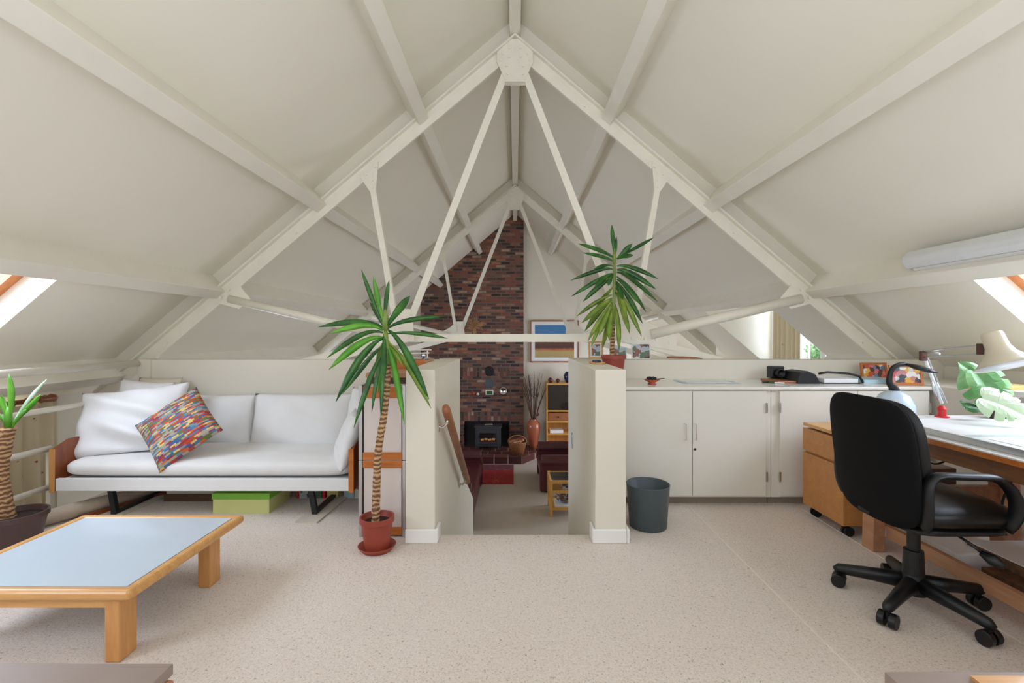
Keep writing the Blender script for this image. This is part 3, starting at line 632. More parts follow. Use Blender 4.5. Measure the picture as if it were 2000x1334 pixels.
# ------------------------------------------------------------------ sofa (daybed)
so = thing('sofa', 'white daybed sofa with steel front rail and brown wooden ends', 'sofa', (-2.09, 3.6, 0))
SX0, SX1, SY0, SY1 = -3.09, -1.115, 3.2, 3.98
B(SX0, SX1, SY0, SY0 + 0.03, 0.192, 0.275).build('front_rail', 'white_metal', so, bevel=0.004)
B(SX0, SX1, SY0 + 0.03, SY1, 0.235, 0.262).build('seat_base', 'white_metal', so)
for x0 in (SX0 - 0.032, SX1 + 0.002):
    e = MB().prism([(x0, SY0, 0.19), (x0, SY1, 0.19), (x0, SY1, 0.52), (x0, SY0 + 0.12, 0.52), (x0, SY0, 0.47)], (0.026, 0, 0)).build('end_panel', 'teak', so, bevel=0.003)
    B(x0 - 0.004, x0 + 0.03, SY0 - 0.008, SY0, 0.185, 0.475).build('edge_strip', 'orange_wood' if x0 > -2 else 'beech_z', e)
# mattress with soft edges
mb = MB().slab(SX1 - SX0 - 0.01, 0.74, 0.11, TR(((SX0 + SX1) / 2, 3.585, 0.33)), n=12, seg=96, dome=0.012, rim=0.035)
mb.build('mattress', 'mattress', so, smooth=True)
for x in (-2.78, -1.40):
    mb = MB().bar((x - 0.02, 3.29, 0.235), (x + 0.02, 3.29, 0.012), 0.035, 0.03, (0, 1, 0)).bar((x + 0.02, 3.27, 0.018), (x + 0.02, 3.92, 0.018), 0.035, 0.02).bar((x + 0.02, 3.9, 0.012), (x - 0.02, 3.9, 0.235), 0.035, 0.03, (0, 1, 0))
    mb.build('leg', 'black_metal', so)
def cushion(name, label, mat, w, h, t, loc, rx, ry=0, rz=0, group=None, **kw):
    mb = MB().pillow(w, h, t, TR((0, 0, 0), R(rx), R(ry), R(rz)), **kw)
    bmesh.ops.translate(mb.bm, verts=mb.bm.verts, vec=Vector(loc))
    return one(name, label, 'cushion', mb, mat, group, smooth=True)
cushion('cushion', 'flat white back cushion between the patterned cushion and the wide right one', 'whitefab2', 0.70, 0.41, 0.15, (-2.44, 3.83, 0.56), 78, group='sofa cushions', pinch=0.04, wrinkle=0.008, seed=3)
cushion('cushion', 'widest white back cushion on the end of the sofa by the panelled case', 'whitefab2', 0.80, 0.43, 0.16, (-1.70, 3.80, 0.56), 76, group='sofa cushions', pinch=0.03, wrinkle=0.008, seed=4)
cushion('cushion', 'large crumpled white pillow at the railing end of the sofa', 'whitefab', 0.76, 0.52, 0.20, (-2.84, 3.52, 0.61), 64, -6, 8, group='sofa cushions', pinch=0.09, wrinkle=0.04, seed=9, n=34)
cushion('cushion', 'white pillow with a pointed corner showing above the large crumpled pillow', 'whitefab', 0.42, 0.40, 0.13, (-2.97, 3.80, 0.68), 78, 4, 4, group='sofa cushions', pinch=0.08, wrinkle=0.02, seed=12)
cushion('cushion', 'beige cushion standing against the wall behind the white pillows', 'beigefab', 0.36, 0.46, 0.10, (-2.94, 3.93, 0.66), 84, 0, 0, group='sofa cushions', pinch=0.04, wrinkle=0.008, seed=15)
cushion('cushion', 'small white cushion leaning on the wooden end by the panelled case', 'whitefab2', 0.42, 0.40, 0.13, (-1.19, 3.40, 0.50), 72, 0, -68, group='sofa cushions', pinch=0.06, wrinkle=0.012, seed=20)
cushion('cushion', 'white cushion corner standing high behind the small leaning one', 'whitefab2', 0.36, 0.36, 0.12, (-1.20, 3.74, 0.64), 80, 0, -40, group='sofa cushions', pinch=0.05, wrinkle=0.01, seed=22)
pc = MB().pillow(0.45, 0.45, 0.14, TR((0, 0, 0)), n=26, pinch=0.05, wrinkle=0.006, seed=30).build('cushion', 'patterned', None, smooth=True)
for v in pc.data.vertices: v.co.z -= 0.07
pc.rotation_euler = (TR((0, 0, 0), R(60)) @ Matrix.Rotation(R(42), 4, 'Z')).to_euler(); pc.location = (-2.37, 3.36, 0.585)
tag(pc, 'multicoloured striped cushion standing on one corner on the sofa', 'cushion', 'sofa cushions')
M['patterned'].node_tree.nodes['Mapping'].inputs['Scale'].default_value = (24, 23, 1)

# floor mats under the sofa runners, boxes and books under the sofa
for x, lb in ((-1.36, 'pale mat under the sofa leg nearer the panelled case'), (-2.76, 'pale mat under the sofa leg nearer the railing')):
    one('floor_mat', lb, 'mat', MB().bar((x - 0.02, 3.14, 0.005), (x + 0.03, 3.9, 0.005), 0.15, 0.009), 'mat', 'mats under the sofa runners')
r = thing('storage_box', 'lime box with a bright green lid under the sofa', 'box', (-1.97, 3.45, 0))
B(-2.10 - 0.0, -1.71, 3.31, 3.62, 0.0, 0.10).build('box_body', 'lime_card', r); B(-2.105, -1.705, 3.305, 3.625, 0.10, 0.142).build('lid', 'green_card', r); r.location.x = -1.97
for ch in r.children: pass
for i, (x0, x1, z0, z1, m, lb) in enumerate(((-2.62, -2.2, 0.0, 0.055, 'shade_brown', 'flat dark brown box lowest in the stack under the sofa'), (-2.60, -2.22, 0.056, 0.09, 'greypaper', 'flat grey box in the middle of the stack under the sofa'), (-2.58, -2.16, 0.091, 0.14, 'black_plastic', 'flat black box on top of the stack under the sofa'))):
    one('flat_box', lb, 'box', B(x0, x1, 3.55, 3.9, z0, z1), m, 'flat boxes under the sofa', bevel=0.003)
for i, (x0, x1, m, h, lb) in enumerate(((-1.66, -1.645, 'red_plastic', .16, 'thin red book under the sofa beside the green lidded box'), (-1.64, -1.47, 'photo3', .15, 'dark glossy book with a blue grey cover under the sofa'), (-1.465, -1.445, 'red_plastic', .15, 'thin red book under the sofa against the dark glossy one'), (-1.43, -1.345, 'yellowcard', .16, 'cream book under the sofa just before the black leg'), (-1.30, -1.225, 'bluepaper', .16, 'pale blue book under the sofa just after the black leg'), (-1.22, -1.16, 'paper', .16, 'white book with an orange square under the sofa'))):
    b = one('book', lb, 'book', B(x0, x1, 3.62, 3.84, 0.0, h), m, 'books under the sofa')
    if i == 5: B(-1.205, -1.175, 3.615, 3.62, 0.07, 0.10).build('cover_square', 'orange_dish', b)
one('flat_box', 'white flat box with a pink stripe by the foot of the panelled case', 'box', B(-1.13, -0.95, 3.55, 3.9, 0.06, 0.16), 'paper').location
one('flat_box', 'low brown box under the white flat box beside the panelled case', 'box', B(-1.13, -0.95, 3.56, 3.88, 0.0, 0.06), 'shade_brown')
# rolled carpet lying along the floor edge by the railing, and a wooden batten beside it
r = one('carpet_roll', 'lumpy roll of beige carpet lying on the floor edge beside the railing', 'carpet roll', MB().tube([(-3.08, 3.02, 0.05), (-3.00, 3.2, 0.055), (-2.88, 3.5, 0.05), (-2.76, 3.9, 0.048)], [0.05, 0.055, 0.05, 0.048], 14, flat=0.9), 'rollcarpet', smooth=True)
one('wooden_batten', 'long brown wooden batten on the floor under the sofa', 'batten', MB().bar((-2.93, 3.2, 0.0125), (-2.62, 3.95, 0.0125), 0.03, 0.024), 'teak')

# ------------------------------------------------------------------ coffee table
ct = thing('coffee_table', 'low beech coffee table with a pale blue top and rounded rim', 'coffee table', (-1.87, 2.16, 0))
TX0, TX1, TY0, TY1 = -2.31, -1.445, 1.785, 2.55
B(TX0 + 0.045, TX1 - 0.045, TY0 + 0.045, TY1 - 0.045, 0.252, 0.281).build('table_top', 'tabletop', ct)
MB().ring(TX0, TX1, TY0, TY1, 0.046, 0.243, 0.284).build('rim', 'beech_x', ct, bevel=0.017, seg=4)
for (x0, x1, y0, y1) in ((TX0 + 0.1, TX1 - 0.1, TY0 + 0.03, TY0 + 0.05), (TX0 + 0.1, TX1 - 0.1, TY1 - 0.05, TY1 - 0.03)): B(x0, x1, y0, y1, 0.205, 0.243).build('apron', 'beech_x', ct, bevel=0.002)
for x in (TX1 - 0.115, TX0 + 0.055):
    for y in (TY0 + 0.022, TY1 - 0.21): B(x, x + 0.06, y, y + 0.085 if y > 2 else y + 0.085, 0, 0.243).build('leg', 'beech_z', ct, bevel=0.006, seg=3)

# ------------------------------------------------------------------ tables cut by the lower edge of the view
def low_table(label, x0, x1, yf, flip):
    z = 0.40; r = thing('low_table', label, 'side table', ((x0 + x1) / 2, yf - 0.28, 0))
    B(x0, x1, yf - 0.5, yf, z - 0.028, z).build('table_top', 'taupe', r, bevel=0.002)
    xa, xb = x0 - 0.015, x1 + 0.015
    B(xa, xb, yf - 0.485, yf - 0.012, z - 0.055, z - 0.029).build('rim', 'desklegwood', r, bevel=0.01, seg=3)
    for x in (xa + 0.03, xb - 0.08):
        for y in (yf - 0.46, yf - 0.09): B(x, x + 0.05, y, y + 0.05, 0, z - 0.056).build('leg', 'beech_z', r, bevel=0.004)
    return r
low_table('low table with a taupe top by the lower edge, before the coffee table', -1.75, -0.881, 1.228, 1)
lt = low_table('low table with a taupe top by the lower edge, before the office chair', 0.929, 1.80, 1.198, -1)
B(1.12, 1.79, 0.75, 1.172, 0.4005, 0.409).build('inlay', 'beech_x', lt)

# ------------------------------------------------------------------ panelled case leaning by the stair wall, with wooden boxes behind
pc = thing('panelled_case', 'tall pinkish white panelled case with metal edges and orange wooden battens', 'case', (-0.82, 2.98, 0))
cx0, cx1, cy = -0.962, -0.672, 2.925
B(cx0 + 0.03, cx1 - 0.03, cy + 0.012, cy + 0.12, 0.02, 0.93).build('case_body', 'pinkpanel', pc)
for x in (cx0, cx1 - 0.022):
    for (z0, z1) in ((0.0, 0.47), (0.472, 0.935)): B(x, x + 0.022, cy, cy + 0.13, z0, z1).build('metal_edge', 'alu', pc, bevel=0.003)
for (z0, z1) in ((0.855, 0.925), (0.475, 0.52), (0.425, 0.47), (0.012, 0.06)): B(cx0 + 0.025, cx1 - 0.024, cy + 0.002, cy + 0.012, z0, z1).build('batten', 'orange_wood', pc, bevel=0.002)
# bookcase-like wooden boxes standing between case and sofa partition
one('wooden_box', 'brown wooden box topped by a paler lid, behind the panelled case', 'box', B(-0.965, -0.665, 3.10, 3.45, 0.0, 0.965), 'shade_brown', bevel=0.002)
one('wooden_board', 'pinkish brown board lying on the tall wooden box by the stair wall', 'board', B(-0.97, -0.662, 3.09, 3.46, 0.966, 0.995), 'desklegwood')
r = thing('wooden_crate', 'orange pine crate behind the half wall holding blue papers', 'crate', (-0.85, 3.62, 0))
B(-1.02, -0.665, 3.50, 3.53, 0.0, 1.06).build('front_board', 'orange_wood', r); B(-1.02, -0.665, 3.53, 3.9, 0, 1.045).build('crate_body', 'beech_x', r)
one('paper_pile', 'thin pile of blue papers on the pine crate', 'papers', B(-0.98, -0.69, 3.55, 3.88, 1.046, 1.062), 'blue')
one('glass_bauble', 'small silver bauble lying on the blue papers', 'ornament', MB().lathe([(0.001, 0), (0.012, 0.004), (0.016, 0.016), (0.011, 0.028), (0.001, 0.032)], (-0.72, 3.75, 1.0625), 14), 'chrome', smooth=True)
# cream wire rail beyond the half wall (guard of the stair well)
r = thing('wire_guard', 'thin cream wire guard rail standing behind the stair half wall', 'guard rail', (-0.95, 4.10, 1.03))
mb = MB().tube([(-1.35, 4.10, 1.065), (-0.74, 4.10, 1.085)], 0.006, 8).tube([(-1.35, 4.10, 1.112), (-0.72, 4.10, 1.112)], 0.005, 8); mb.build('rail', 'white', r)
for x in (-0.755, -1.34): MB().tube([(x, 4.10, 1.036), (x, 4.10, 1.106)], 0.005, 8).build('post', 'white', r)

# ------------------------------------------------------------------ yuccas
def pot(parent, c, r0, r1, h, mat, rim=0.006, lip=0.03):
    MB().lathe([(r0 * 0.2, 0.004), (r0, 0), (r1 * 0.97, h - lip), (r1 + rim, h - lip), (r1 + rim, h), (r1 - 0.004, h), (r1 - 0.010, h - 0.02), (r1 - 0.02, h - 0.045)], c, 40).build('pot', mat, parent, smooth=False, bevel=0.0015)
    MB().lathe([(0.0, h - 0.03), (r1 * 0.5, h - 0.026), (r1 - 0.012, h - 0.032)], c, 28).build('soil', 'soil', parent, smooth=True)
def yucca(label, c, r0, r1, h, potmat, trunk, tr, leaves, y0, seed, saucer=None, y_leaf='leaf', green=None):
    rnd = random.Random(seed)
    r = thing('potted_yucca', label, 'potted plant', c)
    pot(r, c, r0, r1, h, potmat)
    if saucer:
        zz = 0
        MB().lathe([(0.01, 0.002), (saucer * 0.78, 0), (saucer, 0.03), (saucer - 0.004, 0.032), (saucer * 0.78, 0.008), (0.01, 0.008)], (c[0], c[1], c[2] - 0.0), 40).build('saucer', potmat, r, smooth=True)
    pts = [at(*p) for p in trunk]
    # resample the stem smoothly
    q = []
    for i in range(len(pts) - 1):
        for k in range(6): q.append(pts[i].lerp(pts[i + 1], k / 6))
    q.append(pts[-1])
    for _ in range(6): q = [q[0]] + [(q[i - 1] + q[i] * 2 + q[i + 1]) / 4 for i in range(1, len(q) - 1)] + [q[-1]]
    rad = [tr * (1.15 - 0.35 * i / len(q)) * (1 + 0.10 * sin(i * 2.7)) for i in range(len(q))]
    MB().tube(q, rad, 12).build('stem', 'trunk', r, smooth=True)
    cm = MB()
    if green: cm.tube([at(*p) for p in green], [tr * 0.8] + [tr * 0.7] * (len(green) - 2) + [tr * 0.55], 12)
    top = at(*green[-1]) if green else q[-1]; cm.tube([top, top + Vector((0, 0, 0.06)), top + Vector((0, 0, 0.12))], [min(tr, 0.022) * 0.8, min(tr, 0.022) * 0.9, min(tr, 0.022) * 0.35], 10)
    sets = {}
    for (sx, sy, mx, my, tx, ty, w, dep, *m) in leaves:
        mt_ = m[0] if m else y_leaf
        mb = sets.setdefault(mt_, MB())
        d = dep if dep is not None else rnd.uniform(-0.16, 0.16)
        a, b, e = at(sx, sy, y0), at(mx, my, y0 + d * 0.4), at(tx, ty, y0 + d)
        sd = None if rnd.random() < 0.8 else Vector((rnd.uniform(-.4, .4), 1, rnd.uniform(-.4, .4))).normalized()
        mb.blade(a, b, e, w * y0 / F, side=sd, fold=rnd.uniform(0.12, 0.3))
    first = True
    for k_, mb in sets.items():
        if first:
            first = False
        mb.build('leaves', k_, r, solid=0.0012, smooth=True)
    cm.build('growing_tip', 'stem_green' if green else y_leaf, r, smooth=True)
    return r
L1 = [(750, 640, 727, 590, 706, 527, 9, 0), (750, 632, 737, 590, 729, 540, 10, -.05, 'leaf_b'), (752, 638, 750, 590, 760, 547, 9, .05), (755, 640, 772, 608, 801, 578, 15, -.1),
      (756, 643, 775, 622, 868, 618, 10, None), (748, 640, 715, 618, 621, 639, 12, .1), (748, 646, 722, 622, 643, 652, 12, -.08, 'leaf_b'), (748, 650, 715, 634, 638, 700, 11, None),
      (748, 660, 712, 650, 642, 722, 14, -.12, 'leaf_b'), (755, 652, 800, 645, 874, 661, 8, None), (758, 645, 782, 655, 838, 780, 14, -.1), (757, 668, 788, 690, 842, 798, 11, -.06, 'leaf_y'),
      (755, 672, 768, 690, 790, 828, 12, -.1, 'leaf_b'), (749, 662, 712, 668, 656, 785, 14, -.1), (748, 675, 725, 690, 668, 770, 10, .1), (748, 690, 727, 710, 691, 836, 11, -.12), (750, 692, 736, 715, 726, 806, 8, None),
      (750, 690, 744, 705, 739, 768, 10, .1, 'leaf_b'), (752, 690, 746, 720, 744, 817, 8, None), (751, 650, 748, 700, 748, 745, 13, -.14), (757, 676, 768, 680, 786, 714, 8, None, 'leaf_y'), (748, 660, 725, 668, 692, 722, 10, None),
      (752, 655, 770, 690, 772, 735, 11, .12, 'leaf_y'), (750, 668, 740, 680, 735, 725, 10, None, 'leaf_y'), (753, 640, 764, 620, 780, 600, 9, .2), (750, 640, 738, 615, 722, 590, 9, .2)]
yucca('tall yucca in a terracotta plastic pot and saucer on the floor, before the half wall', (-0.80, 2.76, 0), 0.068, 0.092, 0.195, 'terracotta_plastic',
      [(733, 1035, 2.76), (735, 960, 2.76), (738, 880, 2.76), (747, 830, 2.76), (753, 790, 2.76), (757, 740, 2.76), (757, 712, 2.76)], 0.021, L1, 2.76, 5, saucer=0.108, green=[(757, 714, 2.76), (757, 690, 2.76), (753, 645, 2.76)])
L2 = [(1200, 500, 1198, 470, 1195, 439, 8, 0), (1203, 506, 1180, 488, 1129, 476, 8, None), (1200, 512, 1185, 500, 1139, 494, 7, None), (1205, 506, 1220, 490, 1235, 476, 10, None), (1208, 503, 1240, 485, 1277, 464, 7, None),
      (1206, 506, 1220, 498, 1237, 499, 8, None), (1198, 520, 1180, 514, 1158, 528, 7, None), (1197, 526, 1185, 518, 1114, 548, 8, .1), (1205, 520, 1225, 512, 1286, 545, 9, -.1), (1205, 527, 1225, 522, 1281, 565, 11, None),
      (1205, 532, 1225, 530, 1284, 589, 9, .15), (1196, 534, 1178, 538, 1116, 579, 9, None), (1197, 535, 1183, 535, 1161, 562, 10, -.12), (1195, 545, 1176, 550, 1139, 589, 10, None), (1198, 535, 1192, 540, 1188, 558, 10, None),
      (1205, 545, 1228, 560, 1249, 594, 9, None), (1195, 576, 1175, 580, 1126, 618, 8, None, 'leaf_y'), (1195, 582, 1178, 592, 1136, 631, 11, -.1, 'leaf_y'), (1195, 586, 1175, 600, 1142, 647, 11, .1, 'leaf_y'), (1196, 590, 1172, 620, 1148, 667, 8, None, 'leaf_y'),
      (1196, 596, 1172, 630, 1154, 678, 8, None, 'leaf_y'), (1196, 590, 1185, 615, 1170, 655, 12, None, 'leaf_y'), (1197, 600, 1186, 640, 1177, 680, 10, None, 'leaf_y'), (1198, 600, 1190, 630, 1191, 665, 12, -.12, 'leaf_y'), (1200, 592, 1210, 620, 1209, 685, 10, None, 'leaf_y'),
      (1203, 560, 1216, 580, 1224, 620, 9, None, 'leaf_y'), (1203, 570, 1216, 595, 1230, 652, 11, None, 'leaf_y'), (1204, 560, 1225, 590, 1253, 657, 10, None, 'leaf_y'), (1204, 550, 1228, 575, 1255, 632, 10, None), (1202, 550, 1212, 565, 1217, 585, 9, None), (1205, 540, 1235, 560, 1262, 610, 8, .2), (1198, 560, 1180, 580, 1165, 600, 9, .2, 'leaf_y'), (1200, 515, 1203, 485, 1204, 462, 7, .1)]
yucca('tall yucca in a terracotta plastic pot on the counter end behind the stair wall', (0.785, 3.80, 0.866), 0.068, 0.092, 0.215, 'terracotta_plastic',
      [(1195, 705, 3.8), (1196, 660, 3.8), (1198, 632, 3.8)], 0.018, L2, 3.8, 8, saucer=None, green=[(1198, 634, 3.8), (1199, 590, 3.8), (1200, 550, 3.8), (1200, 515, 3.8)])
L3 = [(17, 832, 20, 785, 17, 730, 15, 0, 'leaf_b'), (21, 832, 50, 780, 92, 740, 8, .1, 'leaf_p'), (21, 830, 50, 800, 80, 770, 11, -.05, 'leaf_b'), (15, 830, 5, 790, -18, 765, 13, 0, 'leaf_b'), (15, 832, -5, 805, -30, 800, 11, .1, 'leaf_b'), (22, 838, 35, 810, 52, 800, 9, -.1, 'leaf_b'), (18, 832, 10, 800, 2, 770, 10, .15, 'leaf_b')]
yucca('thick-stemmed yucca with few bright leaves in a dark brown pot beside the railing', (-2.94, 2.80, 0), 0.11, 0.145, 0.20, 'darkpot',
      [(12, 1030, 2.8), (6, 990, 2.8), (-4, 930, 2.8), (4, 880, 2.8), (16, 835, 2.8)], 0.045, L3, 2.8, 12, y_leaf='leaf_b')

# ------------------------------------------------------------------ railing on the drop side, curtain and pole beyond
rl = thing('balustrade', 'cream tubular railing along the edge of the upper floor', 'railing', (-3.19, 3.0, 0))
for z, m, r_ in ((1.0, 'steel', 0.027), (0.73, 'steel', 0.019), (0.465, 'steel', 0.019), (0.20, 'steel', 0.019)):
    MB().tube([(-3.19, YB + 0.1, z), (-3.19, 4.02 if z > 0.6 else 3.27, z)], r_, 14).build('rail', m, rl, smooth=True)
for y, zt in ((3.27, 0.45), (2.55, 0.98), (1.3, 0.98), (0.1, 0.98)): MB().box(-3.205, -3.175, y - 0.02, y + 0.02, 0.0, zt).build('post', 'steel', rl, bevel=0.003)
r = thing('curtain_pole', 'brown turned wooden curtain pole with a round finial under the low slope', 'curtain pole', (-3.86, 3.3, 0.715))
MB().tube([(-3.86, 2.5, 0.715), (-3.86, 3.86, 0.715)], 0.02, 14).build('pole', 'railwood', r, smooth=True)
MB().lathe([(0.02, 0), (0.03, 0.012), (0.02, 0.03), (0.034, 0.05), (0.024, 0.075), (0.037, 0.10), (0.03, 0.13), (0.001, 0.145)], (0, 0, 0), 20, TR((-3.86, 3.86, 0.715), R(-90))).build('finial', 'railwood', r, smooth=True)
for y in [2.9 + i * 0.125 for i in range(8)]: MB().tube([Vector((-3.86 + 0.028 * cos(a), y, 0.715 + 0.028 * sin(a))) for a in [i * pi / 8 for i in range(17)]], 0.006, 8).build('ring', 'railwood', r, smooth=True)
def curtain(label, x, y0, y1, z0, z1, folds, amp, seed):
    rnd = random.Random(seed); mb = MB(); n, m = 110, 10; g = {}
    for i in range(n + 1):
        for j in range(m + 1):
            u, v = i / n, j / m
            a = amp * (0.55 + 0.45 * v) * sin(u * folds * 2 * pi + 0.7 * sin(u * 9 + seed) + 0.25 * v)
            g[i, j] = mb.bm.verts.new((x + a, y0 + (y1 - y0) * u + 0.02 * sin(u * 14 + v * 2) * v, z1 + (z0 - z1) * v))
    for i in range(n):
        for j in range(m): mb.bm.faces.new((g[i, j], g[i + 1, j], g[i + 1, j + 1], g[i, j + 1]))
    return one('curtain', label, 'curtain', mb, 'curtain', smooth=True, solid=0.004)
curtain('beige curtain with small red sprigs hanging from the wooden pole behind the railing', -3.84, 2.75, 4.0, -0.30, 0.69, 11, 0.035, 3)
curtain('beige curtain with red sprigs beside the bright dormer window', 3.86, 6.42, 7.10, -0.95, 1.70, 6, 0.05, 5)
# stair handrail
hr = thing('handrail', 'sloping brown wooden handrail on metal brackets on the stair wall', 'handrail', (-0.42, 3.5, 0.3))
MB().tube([(-0.418, 2.87, 0.805), (-0.418, 2.90, 0.785), (-0.418, 4.17, -0.04)], [0.021, 0.026, 0.026], 16, flat=1.1).build('rail', 'railwood', hr, smooth=True)
for (y, z) in ((2.97, 0.70), (4.06, 0.0)):
    b = MB().tube([(-0.474, y, z - 0.03), (-0.45, y, z - 0.035), (-0.425, y, z - 0.01), (-0.418, y, z + 0.03)], 0.008, 10).build('bracket', 'chrome', hr, smooth=True)
    B(-0.478, -0.472, y - 0.016, y + 0.016, z - 0.06, z + 0.0).build('wall_plate', 'chrome', b)
one('switch_plate', 'small metal switch plate on the stair wall below the tray', 'switch', MB().box(0.470, 0.479, 3.93, 4.0, 0.30, 0.42).box(0.466, 0.470, 3.955, 3.975, 0.34, 0.38), 'alu', bevel=0.002)

# ------------------------------------------------------------------ built-in cupboards, worktop
CY = 3.47
def hinge(parent, x, z): B(x - 0.006, x + 0.006, CY - 0.028, CY - 0.0195, z - 0.035, z + 0.035).build('hinge', 'alu', parent)
def cab(label, x0, x1, doors, grp):
    r = thing('cupboard', label, 'cupboard', ((x0 + x1) / 2, 3.76, 0.0), grp)
    mb = B(x0, x1, CY, 4.045, 0.06, 0.842); mb.build('cupboard_body', 'cabinet', r)
    B(x0, x1, CY + 0.05, CY + 0.06, 0.0, 0.06).build('plinth', 'toekick', r)
    for (a, b, hs, kh) in doors:
        d = B(a, b, CY - 0.019, CY - 0.001, 0.075, 0.835).build('door', 'cabinet', r, bevel=0.002)
        if hs is not None:
            for z in (0.715, 0.215): hinge(d, hs, z)
        if kh is not None:
            MB().tube([(kh, CY - 0.02, 0.60), (kh, CY - 0.05, 0.60), (kh, CY - 0.05, 0.485), (kh, CY - 0.02, 0.485)], 0.0045, 8).build('handle', 'chrome', d)
            if kh > 1.30: MB().tube([(kh + 0.0, CY - 0.018, 0.415), (kh + 0.0, CY - 0.026, 0.415)], 0.009, 14).build('lock', 'chrome', d)
    return r
cab('ivory double cupboard with two wire handles beside the grey bin', 0.668, 1.862, [(0.672, 1.284, None, 1.228), (1.288, 1.820, 1.822, 1.302)], 'ivory cupboards under the worktop')
cab('ivory cupboard partly behind the office chair and drawer pedestal', 1.866, 3.02, [(1.920, 2.48, 1.918, None), (2.485, 3.0, 3.004, None)], 'ivory cupboards under the worktop')
one('worktop', 'long ivory worktop on the cupboards', 'worktop', B(0.668, 3.05, 3.44, 4.046, 0.845, 0.866), 'worktop', bevel=0.003)
r = thing('eaves_cupboard', 'low beige cupboard under the slope at the end of the worktop', 'cupboard', (3.35, 2.6, 0))
B(3.06, 3.60, 3.0, 4.04, 0.0, 0.872).build('cupboard_body', 'cabinet', r, bevel=0.003)
B(3.075, 3.40, 2.985, 2.999, 0.03, 0.85).build('door', 'cabinet', r, bevel=0.002); MB().tube([(3.12, 2.984, 0.78), (3.12, 2.972, 0.78)], 0.008, 10).build('knob', 'black_metal', r)
struct('trim_5', B(3.10, 3.645, 1.0, 2.98, 0.86, 0.895), 'white', bevel=0.004)
struct('wall_right_ledge', B(3.16, 3.64, 1.0, 2.98, 0, 0.86), 'wall')
one('yellow_box', 'thin yellow card box on the low beige cupboard', 'box', B(3.08, 3.36, 3.05, 3.32, 0.8725, 0.915), 'yellowcard', bevel=0.002)
# things on the worktop
r = thing('snack_dish', 'small orange red dish with dark contents and a spoon on the worktop', 'dish', (1.04, 3.62, 0.8665))
MB().lathe([(0.03, 0.0), (0.032, 0.004), (0.022, 0.012), (0.06, 0.036), (0.057, 0.038), (0.02, 0.018), (0.001, 0.018)], (1.04, 3.62, 0.8665), 28).build('dish', 'orange_dish', r, smooth=True)
rr_ = random.Random(4)
for i in range(7): a = i * 0.9; MB().lathe([(0.001, -0.012), (0.011, -0.006), (0.013, 0.002), (0.008, 0.011), (0.001, 0.013)], (1.04 + 0.028 * cos(a) * (i > 0), 3.62 + 0.028 * sin(a) * (i > 0), 0.8665 + 0.045), 10).build('morsel', 'black_plastic', r, smooth=True)
MB().tube([(1.06, 3.61, 0.906), (1.13, 3.60, 0.912)], 0.004, 6).build('spoon', 'black_plastic', r)
sheet = lambda label, x0, x1, y0, y1, m, z=0.8665, th=0.0015: one('paper_sheet', label, 'paper', MB().prism([(x0, y0, z), (x1 + (y1 - y0) * -0.0, y0, z), (x1, y1, z), (x0, y1, z)], (0, 0, th)), m)
sheet('large blue-edged sheet lying on the worktop by the small dish', 1.30, 1.74, 3.66, 3.93, 'bluepaper')
sheet('white sheet lying inside the blue-edged sheet on the worktop', 1.34, 1.70, 3.69, 3.91, 'paper', 0.8681)
sheet('pale grey translucent sheet on the front of the worktop before the camera', 2.02, 2.62, 3.50, 3.66, 'greypaper')
r = thing('letter_tray', 'black desk tray holding white papers on the worktop', 'letter tray', (2.36, 3.76, 0.8665))
MB().prism([(2.16, 3.64, 0.868), (2.34, 3.64, 0.868), (2.30, 3.64, 0.94), (2.24, 3.64, 0.965), (2.18, 3.64, 0.955)], (0, 0.22, 0)).build('end_panel', 'black_plastic', r, bevel=0.006)
MB().tube([(2.33, 3.65, 0.945), (2.40, 3.66, 0.955), (2.56, 3.66, 0.945), (2.64, 3.65, 0.925), (2.66, 3.64, 0.875)], 0.011, 8, flat=0.8).build('rail', 'black_plastic', r, smooth=True)
B(2.36, 2.64, 3.64, 3.90, 0.868, 0.874).build('tray_base', 'black_plastic', r)
B(2.37, 2.63, 3.65, 3.89, 0.8745, 0.905).build('papers', 'paper', r)
sheet('pale blue folder lying behind the black tray on the worktop', 2.68, 2.98, 3.66, 3.93, 'bluepaper', th=0.03)
r = thing('compact_camera', 'black camera standing on a brown leather case on the worktop', 'camera', (2.17, 3.78, 0.8665))
B(2.02, 2.19, 3.66, 3.92, 0.8665, 0.885).build('leather_case', 'railwood', r, bevel=0.004)
B(2.09, 2.20, 3.885, 3.96, 0.886, 0.985).build('camera_body', 'black_plastic', r, bevel=0.008)
MB().lathe([(0.035, 0), (0.036, 0.05), (0.028, 0.052), (0.024, 0.03)], (0, 0, 0), 24, TR((2.145, 3.886, 0.93), R(90))).build('lens', 'black_plastic', r, smooth=True)
for i, (x, y, m, dx, lb) in enumerate(((1.93, 3.72, 'black_plastic', .11, 'black pen lying left of the camera'), (1.97, 3.69, 'leaf', .08, 'green pen lying left of the camera'), (2.0, 3.67, 'paper', .06, 'white pen cap lying next to the brown leather case'))):
    one('pen', lb.replace('left of', 'on the worktop beside'), 'pen', MB().tube([(x, y, 0.873), (x + dx, y - 0.03, 0.873)], 0.006, 8), m, 'pens on the worktop')
